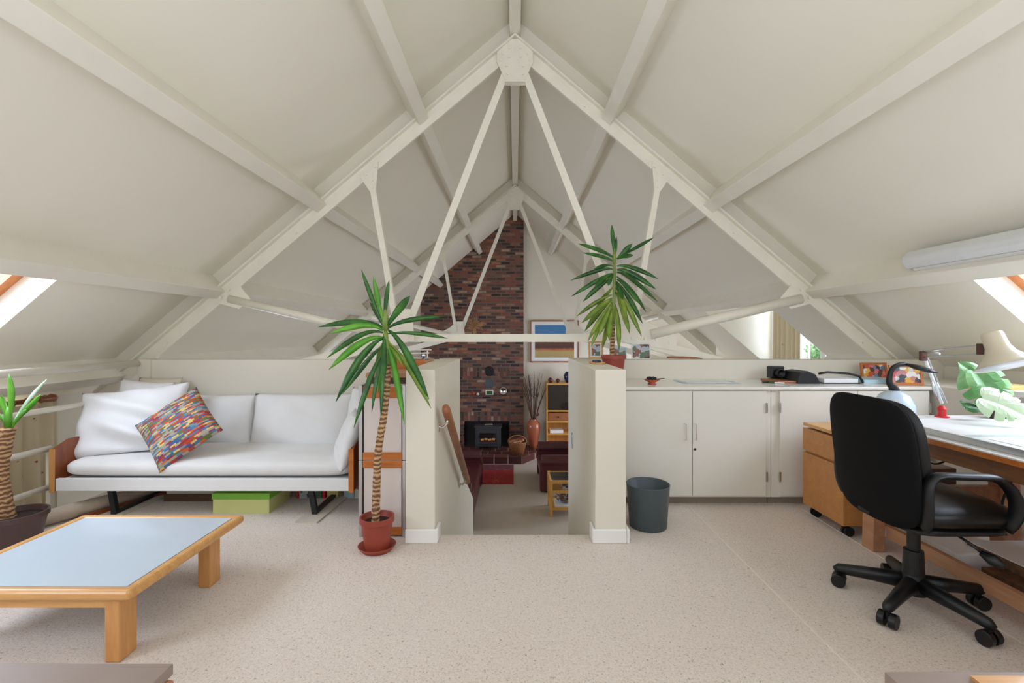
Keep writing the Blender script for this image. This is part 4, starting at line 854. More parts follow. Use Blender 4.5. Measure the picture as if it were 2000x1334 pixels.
def frame(name, label, cat, c, w, h, tilt, rz, fm, pm, mt_='paper', bw=0.016, mount=0.0, grp=None, depth=0.016):
    r = thing(name, label, cat, c, grp, rz)
    T_ = TR((0, 0, 0), -tilt)
    mb = MB()
    for (x0, x1, z0, z1) in ((-w / 2, w / 2, 0, bw), (-w / 2, w / 2, h - bw, h), (-w / 2, -w / 2 + bw, bw, h - bw), (w / 2 - bw, w / 2, bw, h - bw)): mb.box(x0, x1, -depth / 2, depth / 2, z0, z1, T_)
    mb.build('frame', fm, r, local=True)
    MB().box(-w / 2 + bw, w / 2 - bw, -0.001, depth / 2, bw, h - bw, T_).build('mount', mt_, r, local=True)
    MB().box(-w / 2 + bw + mount, w / 2 - bw - mount, -0.003, -0.0012, bw + mount, h - bw - mount, T_).build('print', pm, r, local=True)
    return r
frame('picture_frame', 'wooden frame with an orange and black picture on the worktop, behind the black lamp stem', 'picture frame', (2.97, 3.93, 0.867), 0.215, 0.145, R(9), R(0), 'orange_wood', 'photo', grp='picture frames on the worktop')
frame('picture_frame', 'wooden frame with a pink and grey picture on the worktop, beside the anglepoise arm', 'picture frame', (2.93, 3.56, 0.867), 0.225, 0.15, R(9), R(-6), 'orange_wood', 'photo2', grp='picture frames on the worktop')
# waste bin
r = one('waste_bin', 'round slate grey plastic waste bin before the cupboards', 'waste bin', MB().lathe([(0.001, 0.006), (0.112, 0.0), (0.118, 0.004), (0.136, 0.27), (0.139, 0.275), (0.136, 0.278), (0.131, 0.272), (0.113, 0.012), (0.001, 0.012)], (0.865, 3.10, 0.0), 56), 'bin', smooth=True)

# ------------------------------------------------------------------ drawer pedestal
pd = thing('drawer_pedestal', 'honey wood drawer pedestal on black castors', 'drawer pedestal', (2.22, 3.12, 0))
B(2.02, 2.40, 2.905, 3.31, 0.075, 0.60).build('carcass', 'oakfront', pd, bevel=0.002)
B(2.01, 2.405, 2.90, 3.325, 0.612, 0.634).build('top_panel', 'beech_y' if 'beech_y' in M else 'beech', pd, bevel=0.003)
for (z0, z1) in ((0.075, 0.435), (0.45, 0.60)):
    B(2.001, 2.019, 2.903, 3.312, z0, z1).build('drawer_front', 'oakfront', pd, bevel=0.002)
for (x, y) in ((2.06, 2.95), (2.06, 3.26), (2.35, 2.95), (2.35, 3.26)):
    c_ = MB().tube([(x, y - 0.022, 0.03), (x, y - 0.006, 0.03)], 0.029, 18).tube([(x, y + 0.006, 0.03), (x, y + 0.022, 0.03)], 0.029, 18).tube([(x, y, 0.03), (x, y, 0.075)], 0.009, 8).build('castor', 'black_plastic', pd)

# ------------------------------------------------------------------ desk, drawing board
dk = thing('desk', 'long white-topped desk with brown wooden trestles', 'desk', (2.5, 2.1, 0))
DX0, DX1, DY0, DY1, DZ = 2.03, 2.98, 0.9, 2.965, 0.742
B(DX0 + 0.001, DX1, DY0, DY1, DZ - 0.006, DZ).build('desk_top', 'white_metal', dk)
B(DX0, DX1, DY0, DY1, DZ - 0.030, DZ - 0.0065).build('top_edge', 'orange_wood', dk)
B(DX0 + 0.06, DX0 + 0.085, DY0 + 0.1, DY1 - 0.06, DZ - 0.115, DZ - 0.031).build('apron', 'deskwood', dk)
for y in (2.72, 1.15):
    for (x0, x1) in ((2.045, 2.11), (2.80, 2.90)):
        xa = 0.02 if x0 < 2.5 else -0.02
        MB().prism([(x0, y, 0), (x1, y, 0), (x1 + xa, y, DZ - 0.031), (x0 + xa, y, DZ - 0.031)], (0, 0.09, 0)).build('leg', 'desklegwood', dk, bevel=0.002)
    B(2.11, 2.80, y + 0.02, y + 0.06, 0.30, 0.37).build('crossbar', 'deskwood', dk)
B(2.12, 2.15, 1.24, 2.72, 0.085, 0.155).build('stretcher', 'desklegwood', dk)
db = thing('drawing_board', 'large white drawing board lying on the desk', 'drawing board', (2.5, 2.0, DZ))
B(2.10, 2.90, 1.25, 2.72, DZ + 0.001, DZ + 0.022).build('board', 'white_metal', db, bevel=0.002)
B(2.088, 2.099, 1.24, 2.73, DZ + 0.001, DZ + 0.030).build('edge_rail', 'alu', db)
B(2.14, 2.80, 2.24, 2.27, DZ + 0.0225, DZ + 0.027).build('parallel_bar', 'glass', db)
sh = one('paper_sheet', 'large white sheet of paper lying on the drawing board', 'paper', B(2.18, 2.78, 1.4, 2.2, DZ + 0.0225, DZ + 0.024), 'paper')
# office chair
oc = thing('office_chair', 'black leather swivel office chair at the desk', 'office chair', (1.83, 2.187, 0))
def sup(c, rz_deg, tilt=0): return TR(c, 0, 0, 0)
# backrest: local x -> -y (width), local y -> z (height), local z -> +x (towards the seat)
Mb = Matrix(((0, 0, 1, 1.595), (-1, 0, 0, 2.165), (0, 1, 0, 0.695), (0, 0, 0, 1))) @ Matrix.Rotation(R(-7), 4, 'X')
bk = MB().slab(0.50, 0.56, 0.05, Mb, n=4.2, seg=64, dome=0.004, dome_b=0.006, rim=0.02, bend=0.03).build('backrest', 'black_cloth', oc, smooth=True)
Mf = Mb @ Matrix.Translation((0, 0, 0.050))
MB().slab(0.46, 0.53, 0.065, Mf, n=4.0, seg=64, dome=0.02, rim=0.03, bend=0.045).build('back_cushion', 'black_leather', oc, smooth=True)
MB().slab(0.50, 0.50, 0.10, TR((1.865, 2.175, 0.485)), n=4.5, seg=64, dome=0.018, rim=0.04).build('seat', 'black_leather', oc, smooth=True)
MB().slab(0.44, 0.44, 0.03, TR((1.86, 2.175, 0.425)), n=5, seg=40, rim=0.01).build('seat_plate', 'black_plastic', oc)
MB().bar((1.60, 2.187, 0.44), (1.80, 2.187, 0.425), 0.07, 0.02).build('back_bracket', 'black_metal', oc)
for s in (-1, 1):
    y = 2.175 + s * 0.262
    pts = [(1.67, y - s * 0.03, 0.46), (1.66, y, 0.50), (1.655, y, 0.60), (1.66, y, 0.665), (1.70, y, 0.683), (1.78, y, 0.674), (1.90, y, 0.676), (1.95, y, 0.665), (1.995, y, 0.625), (2.02, y, 0.57), (2.02, y, 0.51), (2.0, y - s * 0.03, 0.455)]
    q = [Vector(p) for p in pts]; qq = []
    for i in range(len(q) - 1): qq += [q[i], q[i].lerp(q[i + 1], 0.5)]
    qq.append(q[-1])
    for _ in range(2): qq = [qq[0]] + [(qq[i - 1] + qq[i] * 2 + qq[i + 1]) / 4 for i in range(1, len(qq) - 1)] + [qq[-1]]
    MB().tube(qq, 0.030, 12, flat=0.5, up=(1, 0, 0)).build('armrest', 'black_plastic', oc, smooth=True)
MB().lathe([(0.052, 0.065), (0.052, 0.11), (0.042, 0.15), (0.038, 0.26), (0.026, 0.262), (0.026, 0.41)], (1.83, 2.187, 0), 28).build('gas_column', 'black_plastic', oc, smooth=False)
lv = MB().tube([(1.86, 2.08, 0.415), (1.90, 1.99, 0.375), (1.915, 1.95, 0.35)], 0.006, 8).build('lever', 'black_metal', oc, smooth=True)
MB().tube([(1.912, 1.955, 0.352), (1.93, 1.92, 0.335), (1.945, 1.89, 0.325)], [0.012, 0.024, 0.014], 12).build('lever_grip', 'black_plastic', lv, smooth=True)
for i in range(5):
    a = R(141 + 72 * i) ; d = Vector((cos(a), sin(a), 0)); c0 = Vector((1.83, 2.187, 0)); e = c0 + d * 0.285
    lg = MB().tube([c0 + d * 0.03 + Vector((0, 0, 0.11)), c0 + d * 0.17 + Vector((0, 0, 0.098)), e + Vector((0, 0, 0.085)), e + d * 0.018 + Vector((0, 0, 0.075))], [0.034, 0.027, 0.022, 0.013], 10, flat=1.1).build('leg', 'black_plastic', oc, smooth=True)
    n_ = Vector((-d.y, d.x, 0)); ca = MB()
    for s in (-1, 1): ca.tube([e + n_ * s * 0.008 + Vector((0, 0, 0.032)), e + n_ * s * 0.034 + Vector((0, 0, 0.032))], 0.031, 20)
    ca.tube([e + Vector((0, 0, 0.03)), e + Vector((0, 0, 0.08))], 0.011, 10); ca.build('castor', 'black_plastic', lg, bevel=0.003)
# anglepoise lamp
ap = thing('anglepoise_lamp', 'anglepoise lamp with a cream shade and a red desk clamp', 'desk lamp', (2.60, 2.90, DZ))
base = Vector((2.60, 2.90, DZ))
MB().lathe([(0.036, 0), (0.036, 0.006), (0.022, 0.010), (0.020, 0.045), (0.026, 0.05), (0.012, 0.07)], base, 22).build('clamp', 'red_plastic', ap)
el = at(1803, 692, 2.87); hd = at(1915, 682, 2.42); jb = base + Vector((0.0, 0, 0.085))
off = Vector((0.012, 0, 0.012))
MB().tube([jb, el], 0.009, 10).build('lower_arm', 'white_metal', ap); MB().tube([jb + Vector((0.03, 0, 0.0)), el + Vector((0.03, 0, -0.02))], 0.004, 8).build('lower_arm', 'alu', ap)
for o_ in (Vector((0.022, 0, -0.01)), Vector((-0.018, 0, 0.0))): MB().tube([jb.lerp(el, 0.10) + o_, jb.lerp(el, 0.45) + o_ * 0.7], 0.008, 10).build('spring', 'alu', ap, smooth=True)
MB().box(el.x - 0.018, el.x + 0.018, el.y - 0.012, el.y + 0.012, el.z - 0.04, el.z + 0.02).build('elbow', 'lamp_joint', ap, bevel=0.004)
for dz in (0.022, -0.022): MB().tube([el + Vector((0, 0, dz * 0.8)), hd + Vector((0, 0, dz))], 0.0042, 8).build('upper_arm', 'alu', ap)
MB().tube([el + Vector((0, 0, 0.02)), el.lerp(hd, 0.32) + Vector((0, 0, -0.008))], 0.008, 10).build('spring', 'alu', ap, smooth=True)
MB().box(hd.x - 0.012, hd.x + 0.012, hd.y - 0.01, hd.y + 0.01, hd.z - 0.028, hd.z + 0.028).tube([hd, hd + Vector((0.03, -0.02, -0.002))], 0.006, 8).build('head_joint', 'lamp_joint', ap)
sc_ = at(1953, 688, 2.34)
prof = [(0.012, 0.105), (0.040, 0.10), (0.044, 0.09), (0.047, 0.03), (0.060, -0.005), (0.105, -0.055), (0.122, -0.072), (0.118, -0.072), (0.098, -0.052), (0.054, -0.005), (0.040, 0.03), (0.036, 0.088), (0.010, 0.09)]
sm = TR(sc_, R(-20), R(-5))
shd = MB().lathe(prof, (0, 0, 0), 48, sm).build('shade', 'lampshade', ap, smooth=True)
MB().lathe([(0.117, -0.070), (0.097, -0.050), (0.053, -0.004), (0.038, 0.03), (0.034, 0.085)], (0, 0, 0), 48, sm).build('shade_lining', 'lampinner', shd, smooth=True)
MB().lathe([(0.001, -0.045), (0.022, -0.038), (0.029, -0.015), (0.020, 0.015), (0.013, 0.04), (0.013, 0.06)], (0, 0, 0), 20, sm).build('bulb', 'paper', shd, smooth=True)
# black LED lamp with a pale blue oval base
ll = thing('led_lamp', 'black curved desk lamp rising from a pale blue domed base', 'desk lamp', (2.24, 2.80, DZ))
MB().lathe([(0.10, 0.0), (0.105, 0.02), (0.10, 0.09), (0.075, 0.145), (0.035, 0.172), (0.001, 0.178)], (2.24, 2.815, DZ + 0.001), 40, sx=1.0, sy=1.0).build('lamp_base', 'paleblue', ll, smooth=True)
y_ = 2.80; st = [at(1722, 772, y_), at(1731, 764, y_), at(1736, 750, y_), at(1737, 735, y_), at(1742, 719, y_), at(1753, 712, y_), at(1768, 711, y_)]
qq = list(st)
gp = [Vector((2.24, 2.812, DZ + 0.172))] + [Vector((2.228, 2.808, DZ + 0.20))] + qq[2:]; g2 = []
for i in range(len(gp) - 1): g2 += [gp[i].lerp(gp[i + 1], k_ / 4) for k_ in range(4)]
g2.append(gp[-1])
for _ in range(5): g2 = [g2[0]] + [(g2[i - 1] + g2[i] * 2 + g2[i + 1]) / 4 for i in range(1, len(g2) - 1)] + [g2[-1]]
MB().tube(g2, [0.016 * (1 - i / len(g2)) ** 3 + 0.0125 for i in range(len(g2))], 12).build('gooseneck', 'black_plastic', ll, smooth=True)
MB().tube([st[-1], at(1790, 717, 2.76), at(1815, 724, 2.72), at(1832, 728, 2.70)], [0.014, 0.030, 0.026, 0.008], 14, flat=0.5).build('lamp_head', 'black_plastic', ll, smooth=True)
# monstera on the desk end
mo = thing('potted_monstera', 'cheese plant with large split leaves in a pot under the cream lamp', 'potted plant', (2.98, 2.99 - 0.15, DZ))
def split_leaf(parent, c, size, normal, tipdir, mat, seed, cuts=3):
    nz = Vector(normal).normalized(); ty = Vector(tipdir); ty = (ty - nz * ty.dot(nz)).normalized(); tx = ty.cross(nz)
    out = [(0, -.02), (.07, -.09), (.14, -.13), (.24, -.13), (.34, -.09), (.43, .02), (.49, .14), (.51, .25)]
    if cuts: out += [(.30, .265), (.31, .295), (.50, .35), (.50, .44), (.46, .54), (.28, .465), (.285, .50), (.42, .62), (.36, .73), (.22, .635), (.22, .665), (.29, .79), (.20, .87)]
    else: out += [(.51, .35), (.49, .45), (.45, .55), (.38, .66), (.29, .77), (.20, .86)]
    out += [(.09, .95), (0, 1.02)]
    mb = MB()
    def half(s):
        rows = []; n = len(out)
        for i, (x, y) in enumerate(out):
            my = max(0.0, min(1.0, (y + 0.10) * 0.85)) if 0 < i < n - 1 else y
            row = []
            for k in (0, 0.33, 0.66, 1.0):
                px_, py_ = x * k * size, (my + (y - my) * k) * size
                z = 0.10 * size * sin(pi * min(1, px_ / size * 1.9)) - 0.32 * (px_ / size) ** 2 * size - 0.22 * size * (py_ / size) ** 2
                row.append(mb.bm.verts.new(c + tx * (s * px_) + ty * (py_ - 0.4 * size) + nz * z))
            rows.append(row)
        for i in range(n - 1):
            for k in range(3): mb.bm.faces.new((rows[i][k], rows[i + 1][k], rows[i + 1][k + 1], rows[i][k + 1]))
    half(1); half(-1)
    return mb.build('leaf', mat, parent, smooth=False, solid=0.001)
pb = Vector((2.90, 2.86, DZ))
pot(mo, pb, 0.045, 0.06, 0.10, 'darkpot', lip=0.015)
for tip in (at(1893, 722, 2.80), at(1912, 735, 2.72), at(1925, 765, 2.62), at(1885, 790, 2.8)):
    MB().tube([pb + Vector((0, 0, 0.08)), (pb + tip) / 2 + Vector((-0.01, 0, 0.05)), tip], 0.005, 8).build('stalk', 'leaf', mo, smooth=True)
split_leaf(mo, at(1930, 757, 2.66), 0.235, (-0.45, -1, 0.5), (0.35, -0.3, -1), 'monstera', 3)
split_leaf(mo, at(1958, 790, 2.50), 0.19, (-0.45, -1, 0.8), (0.9, -0.4, -0.55), 'monstera_pale', 5, 3)
split_leaf(mo, at(1897, 725, 2.80), 0.12, (-0.2, -1, 0.2), (-0.75, 0, 1), 'monstera', 7, 0)
split_leaf(mo, at(1900, 793, 2.68), 0.10, (-0.2, -0.5, 1), (1, -0.4, -0.3), 'leaf', 8, 0)
# below the desk
rd = thing('radiator', 'white panel radiator on the wall under the desk', 'radiator', (3.09, 2.2, 0.12))
B(3.10, 3.155, 1.4, 2.93, 0.14, 0.62).build('radiator_panel', 'radiator', rd, bevel=0.006)
for i in range(22): B(3.088, 3.10, 1.45 + i * 0.067, 1.48 + i * 0.067, 0.17, 0.59).build('fin', 'radiator', rd, bevel=0.004)
for y in (1.5, 2.8): B(3.11, 3.14, y, y + 0.03, 0.0, 0.14).build('foot', 'radiator', rd)
one('cork_slab', 'rough brown cork slab on the floor under the desk', 'slab', B(2.33, 2.98, 1.2, 2.38, 0.0, 0.085), 'cork')
wb = thing('board', 'white-faced board with a rough brown edge lying under the desk', 'board', (2.70, 1.9, 0.086))
B(2.43, 2.98, 1.2, 2.56, 0.086, 0.135).build('core', 'cork', wb); B(2.43, 2.98, 1.2, 2.56, 0.1352, 0.139).build('face', 'white_metal', wb)
pb_ = thing('paper_bag', 'white paper bag with red print lying on the floor under the desk', 'paper bag', (2.38, 2.75, 0))
MB().prism([(2.27, 2.46, 0), (2.52, 2.46, 0), (2.50, 2.46, 0.12), (2.29, 2.46, 0.11)], (0, 0.50, 0)).build('bag', 'paper', pb_, bevel=0.01)
for i in range(6): B(2.268, 2.2795, 2.60 + i * 0.018, 2.612 + i * 0.018, 0.045, 0.056).build('red_print', 'red_plastic', pb_)
one('storage_box', 'dark brown box against the wall at the far end under the desk', 'box', B(2.45, 2.75, 2.60, 2.93, 0.0, 0.0) if False else B(2.56, 2.78, 3.0, 3.30, 0.0, 0.40), 'shade_brown')
for i, (pts, lb) in enumerate((([(2.35, 2.93, 0.70), (2.45, 2.90, 0.50), (2.60, 2.93, 0.42), (2.72, 2.9, 0.55), (2.75, 2.9, 0.70)], 'black cable looping under the far end of the desk'), ([(2.62, 2.5, 0.70), (2.66, 2.52, 0.50), (2.60, 2.56, 0.35), (2.68, 2.6, 0.2), (2.70, 2.62, 0.143)], 'black cable dropping behind the armrest under the desk'))):
    q = [Vector(p) for p in pts]; qq = []
    for j in range(len(q) - 1): qq += [q[j].lerp(q[j + 1], k_ / 5) for k_ in range(5)]
    qq.append(q[-1])
    for _ in range(8): qq = [qq[0]] + [(qq[j - 1] + qq[j] * 2 + qq[j + 1]) / 4 for j in range(1, len(qq) - 1)] + [qq[-1]]
    one('cable', lb, 'cable', MB().tube(qq, 0.006, 8), 'black_plastic', 'cables under the desk', smooth=True)
# fluorescent light
fl = thing('ceiling_light', 'long frosted fluorescent light fixed to the purlin above the desk', 'ceiling light', (2.55, 2.4, 1.72))
d_ = Vector((1, 0, -SL)).normalized(); n_ = Vector((NRM.x, 0, NRM.z)); c_ = Vector((2.58, 0, BOT - SL * 2.58)) + n_ * 0.095
mb = MB(); sec = [c_ - d_ * 0.026 - n_ * 0.06, c_ - d_ * 0.026 + n_ * 0.06, c_ - d_ * 0.075 + n_ * 0.055, c_ - d_ * 0.105 + n_ * 0.03, c_ - d_ * 0.105 - n_ * 0.03, c_ - d_ * 0.075 - n_ * 0.055]
mb.prism([Vector((p.x, 1.70, p.z)) for p in sec], (0, 1.44, 0)); mb.build('diffuser', 'lightcover', fl, bevel=0.012, seg=3)
sec = [c_ - d_ * 0.001 - n_ * 0.055, c_ - d_ * 0.001 + n_ * 0.055, c_ - d_ * 0.025 + n_ * 0.055, c_ - d_ * 0.025 - n_ * 0.055]
MB().prism([Vector((p.x, 1.72, p.z)) for p in sec], (0, 1.38, 0)).build('housing', 'white_metal', fl)
# small tray on the stair wall
r = thing('wooden_tray', 'small wooden tray with blue beads on top of the stair wall', 'tray', (0.59, 3.35, TOP))
MB().lathe([(0.001, 0.0), (0.055, 0.0), (0.062, 0.012), (0.058, 0.012), (0.052, 0.005), (0.001, 0.005)], (0.59, 3.42, TOP + 0.001), 24, sx=0.95, sy=1.4).build('tray', 'pine', r, smooth=True)
for i in range(8): MB().lathe([(0.001, -0.010), (0.009, -0.004), (0.010, 0.003), (0.001, 0.010)], (0.565 + 0.014 * (i % 4), 3.40 + 0.03 * (i // 4), TOP + 0.017), 10).build('bead', 'blue', r, smooth=True)
# photographs standing on the partition behind the worktop
frame('photo_frame', 'pale framed portrait photograph standing on the partition beside the yucca', 'photo frame', (0.70, 4.12, TOP), 0.125, 0.15, R(7), R(0), 'pine', 'photo3', bw=0.014, mount=0.012, grp='photographs on the partition')
frame('photo_frame', 'small blue photograph behind the yucca pot on the partition', 'photo frame', (0.90, 4.12, 1.031), 0.13, 0.10, R(7), 0, 'bluepaper', 'photo3', bw=0.01, grp='photographs on the partition')
frame('photo_frame', 'two-part black and white photograph on the partition beyond the yucca pot', 'photo frame', (1.09, 4.12, 1.031), 0.16, 0.135, R(7), 0, 'paper', 'photo3', bw=0.006, grp='photographs on the partition')

# ------------------------------------------------------------------ lower room
LY = YW
he = thing('hearth', 'raised hearth of dark red quarry tiles before the brick chimney', 'hearth', (-0.9, 10.7, LOW))
poly = [(-2.22, 10.2), (0.17, 10.2), (0.62, 10.9), (0.62, YW + 0.1), (0.21, YW + 0.1), (0.21, YW - 0.002), (-2.22, YW - 0.002)]
MB().prism([(x, y, LOW) for x, y in poly], (0, 0, 0.145)).build('hearth_base', 'tile_front', he)
MB().prism([(x + (0.01 if x > 0 else -0.0), y - (0.01 if y < 10.3 else 0), LOW + 0.1455) for x, y in poly], (0, 0, 0.02)).build('hearth_top', 'tile', he)
HZ = LOW + 0.166
sv = thing('wood_stove', 'grey cast iron wood stove with a glass door on the hearth', 'stove', (-0.61, 11.0, HZ))
for x in (-0.86, -0.40):
    for y in (10.88, 11.12): B(x, x + 0.04, y, y + 0.04, HZ, HZ + 0.06).build('foot', 'iron', sv)
B(-0.90, -0.33, 10.84, 11.19, HZ + 0.06, HZ + 0.50).build('stove_body', 'iron', sv, bevel=0.012)
B(-0.93, -0.30, 10.82, 11.2, HZ + 0.50, HZ + 0.53).build('top_plate', 'iron', sv, bevel=0.006)
dr = B(-0.86, -0.37, 10.815, 10.838, HZ + 0.12, HZ + 0.45).build('door', 'iron', sv, bevel=0.008)
B(-0.80, -0.43, 10.808, 10.814, HZ + 0.18, HZ + 0.38).build('door_glass', 'smoke_glass', dr); B(-0.79, -0.44, 10.804, 10.8075, HZ + 0.175, HZ + 0.19).build('log_guard', 'chrome', dr)
mb = MB()
for i in range(4): mb.tube([(-0.78 + i * 0.085, 10.800, HZ + 0.225 + 0.02 * (i % 2)), (-0.71 + i * 0.085, 10.800, HZ + 0.235)], 0.026, 8)
mb.build('logs', 'pine', dr, smooth=True)
MB().tube([(-0.845, 10.80, HZ + 0.27), (-0.845, 10.79, HZ + 0.33)], 0.01, 8).build('door_handle', 'chrome', dr)
one('metal_tin', 'small silver tin on top of the stove', 'tin', B(-0.69, -0.52, 10.93, 11.05, HZ + 0.5305, HZ + 0.56), 'chrome', bevel=0.01)
bs = thing('log_basket', 'wicker basket of logs with a hoop handle on the hearth', 'basket', (0.05, 10.45, HZ))
MB().lathe([(0.001, 0.004), (0.14, 0.0), (0.205, 0.26), (0.212, 0.28), (0.20, 0.28), (0.135, 0.02), (0.001, 0.02)], (0.05, 10.43, HZ), 32).build('basket', 'wicker', bs, smooth=True)
MB().tube([Vector((0.05 + 0.2 * cos(a), 10.43, HZ + 0.27 + 0.14 * sin(a))) for a in [i * pi / 14 for i in range(15)]], 0.013, 8).build('handle', 'wicker', bs, smooth=True)
for i, (x, y, a) in enumerate(((-0.06, 10.42, 0.3), (0.05, 10.38, -0.4), (0.13, 10.47, 0.9), (0.03, 10.52, 0.1))):
    MB().tube([(x - 0.07 * cos(a), y - 0.07 * sin(a), HZ + 0.25), (x + 0.07 * cos(a), y + 0.07 * sin(a), HZ + 0.29)], 0.04, 10).build('log', 'railwood', bs)
va = thing('floor_vase', 'tall terracotta vase holding dry twigs on the hearth corner', 'vase', (0.42, 10.98, HZ))
vc = (0.42, 10.95, HZ)
MB().lathe([(0.001, 0.002), (0.085, 0.0), (0.10, 0.10), (0.145, 0.36), (0.16, 0.48), (0.145, 0.58), (0.10, 0.64), (0.085, 0.665), (0.095, 0.68), (0.075, 0.68), (0.07, 0.64), (0.001, 0.60)], vc, 36).build('vase_body', 'terracotta', va, smooth=True)
rnd = random.Random(3); mb = MB()
for i in range(26):
    a = rnd.uniform(0, 2 * pi); l = rnd.uniform(0.75, 1.15); sp_ = rnd.uniform(0.05, 0.36)
    p0 = Vector((vc[0] + 0.03 * cos(a), vc[1] + 0.03 * sin(a), HZ + 0.62)); p1 = p0 + Vector((cos(a) * sp_ * 0.45, sin(a) * sp_ * 0.3 - 0.02, l * 0.55)); p2 = p0 + Vector((cos(a) * sp_, min(sin(a) * sp_ * 0.6, 0.12), l))
    mb.tube([p0, p1, p2], [0.008, 0.007, 0.003], 5)
    for k_ in range(3): q = p1.lerp(p2, 0.25 * k_ + 0.1); mb.tube([q, q + Vector((rnd.uniform(-.07, .07), rnd.uniform(-.03, .03), 0.12))], [0.004, 0.002], 4)
mb.build('twigs', 'twig', va)
MB().lathe([(0.001, -0.04), (0.025, -0.02), (0.03, 0.01), (0.012, 0.05), (0.001, 0.06)], (0.51, 10.93, HZ + 1.22), 10).build('dried_flower', 'darkred', va, smooth=True)
MB().lathe([(0.001, -0.04), (0.03, -0.02), (0.035, 0.01), (0.012, 0.05), (0.001, 0.06)], (0.52, 10.93, HZ + 0.78), 10).build('dried_flower', 'darkred', va, smooth=True)
# on the chimney breast
def disc(px, py, r_, m, label, name='wall_plaque', cat='wall plaque', grp='round plaques on the brick wall'):
    p = at(px, py, YW); mt_ = TR((p.x, YW - 0.002, p.z), R(90))
    return one(name, label, cat, MB().lathe([(r_, 0), (r_, 0.012), (r_ * 0.85, 0.02), (r_ * 0.8, 0.014), (0.001, 0.014)], (0, 0, 0), 36, mt_), m, grp)
disc(956, 725, 0.115, 'black_plastic', 'black round plaque high on the brick wall'); disc(956, 748.5, 0.112, 'bin', 'grey blue round plaque under the black one on the brick wall')
ck = thing('wall_clock', 'round silver wall clock on the brick wall', 'clock', at(983, 763.5, YW - 0.03)); p = at(983, 763.5, YW)
mt_ = TR((p.x, YW - 0.002, p.z), R(90)); MB().lathe([(0.088, 0), (0.088, 0.03), (0.070, 0.034), (0.068, 0.02)], (0, 0, 0), 32, mt_).build('clock_rim', 'chrome', ck, smooth=True)
MB().lathe([(0.001, 0.012), (0.069, 0.012), (0.069, 0.016), (0.001, 0.016)], (0, 0, 0), 32, mt_).build('clock_face', 'greypaper', ck)
for a, l in ((0.5, 0.05), (2.2, 0.035)): MB().bar((p.x, YW - 0.022, p.z), (p.x + l * cos(a), YW - 0.022, p.z + l * sin(a)), 0.004, 0.006, (0, 1, 0)).build('clock_hand', 'black_metal', ck)
p = at(956, 772, YW - 0.012); frame('picture_frame', 'tiny cream framed green picture on the brick wall under the round plaques', 'picture frame', (p.x, YW - 0.012, p.z), 0.185, 0.125, 0, 0, 'paper', 'leaf', bw=0.022)
p = at(925, 771.5, YW - 0.05)
sl = one('brick_ledge', 'narrow dark ledge on the brick wall holding small ornaments', 'ledge', B(-1.32, -0.16, YW - 0.09, YW - 0.001, p.z - 0.03, p.z), 'brick')
one('candle_cup', 'small orange candle cup on the brick ledge', 'candle holder', MB().lathe([(0.03, 0), (0.042, 0.03), (0.04, 0.075), (0.034, 0.075), (0.03, 0.01), (0.001, 0.01)], (p.x, YW - 0.045, p.z + 0.0005), 20), 'orange_dish', smooth=True)
one('candle_cup', 'small white ornament next to the orange candle cup', 'ornament', MB().lathe([(0.03, 0), (0.036, 0.02), (0.02, 0.05), (0.001, 0.055)], (p.x + 0.10, YW - 0.045, p.z + 0.0005), 16), 'paper', smooth=True)
# painting on the plaster wall
WY = YW + 0.12
p = at(1083, 708, WY - 0.02); frame('painting', 'large framed landscape print with blue sky and orange fields', 'painting', (p.x, WY - 0.022, p.z), 1.16, 1.0, 0, 0, 'railwood', 'painting', bw=0.03, mount=0.085, depth=0.035)
# display cabinet
cb = thing('display_cabinet', 'pine display cabinet with dark glass doors and open shelves', 'cabinet', (1.22, 11.1, LOW))
cx0, cx1, cy0, cy1, cz1 = 0.715, 1.75, 10.82, 11.28, 0.13
for x in (cx0, cx1 - 0.03): B(x, x + 0.03, cy0, cy1, LOW, cz1).build('side_panel', 'pine', cb)
for z in (LOW + 0.05, LOW + 0.50, LOW + 0.78, LOW + 1.03, cz1 - 0.04): B(cx0 + 0.03, cx1 - 0.03, cy0 + 0.0, cy1, z, z + 0.035).build('shelf', 'pine', cb)
B(cx0 + 0.03, cx1 - 0.03, cy1 - 0.02, cy1, LOW, cz1).build('back_panel', 'pine', cb)
for a, b in ((cx0 + 0.035, 1.225), (1.235, cx1 - 0.035)): d = B(a, b, cy0 - 0.012, cy0 - 0.002, LOW + 1.07, cz1 - 0.045).build('glass_door', 'smoke_glass', cb)
dd = B(cx0 + 0.04, 1.20, cy0 + 0.02, cy1 - 0.05, LOW + 0.82, LOW + 1.0).build('drawer', 'railwood', cb); MB().tube([(0.98, cy0 + 0.018, LOW + 0.91), (0.98, cy0 - 0.01, LOW + 0.91)], 0.018, 12).build('knob', 'chrome', dd)
one('paper_stack', 'stack of white papers on a shelf of the pine cabinet', 'papers', B(0.80, 1.1, 10.86, 11.1, LOW + 0.536, LOW + 0.60), 'paper')
for i, (px, r_, m, lb) in enumerate(((1075, .06, 'darkred', 'larger dark round jar on the pine cabinet'), (1089.5, .048, 'darkred', 'smaller dark red round jar on the pine cabinet'))):
    x = (px - CX) * 11.0 / F; one('round_jar', lb, 'jar', MB().lathe([(r_ * 0.5, 0), (r_, r_ * 0.7), (r_ * 0.95, r_ * 1.3), (r_ * 0.4, r_ * 1.9), (r_ * 0.35, r_ * 1.95), (0.001, r_ * 1.9)], (x, 11.0, cz1 - 0.005 + 0.0005), 24), m, 'round jars on the pine cabinet', smooth=True)
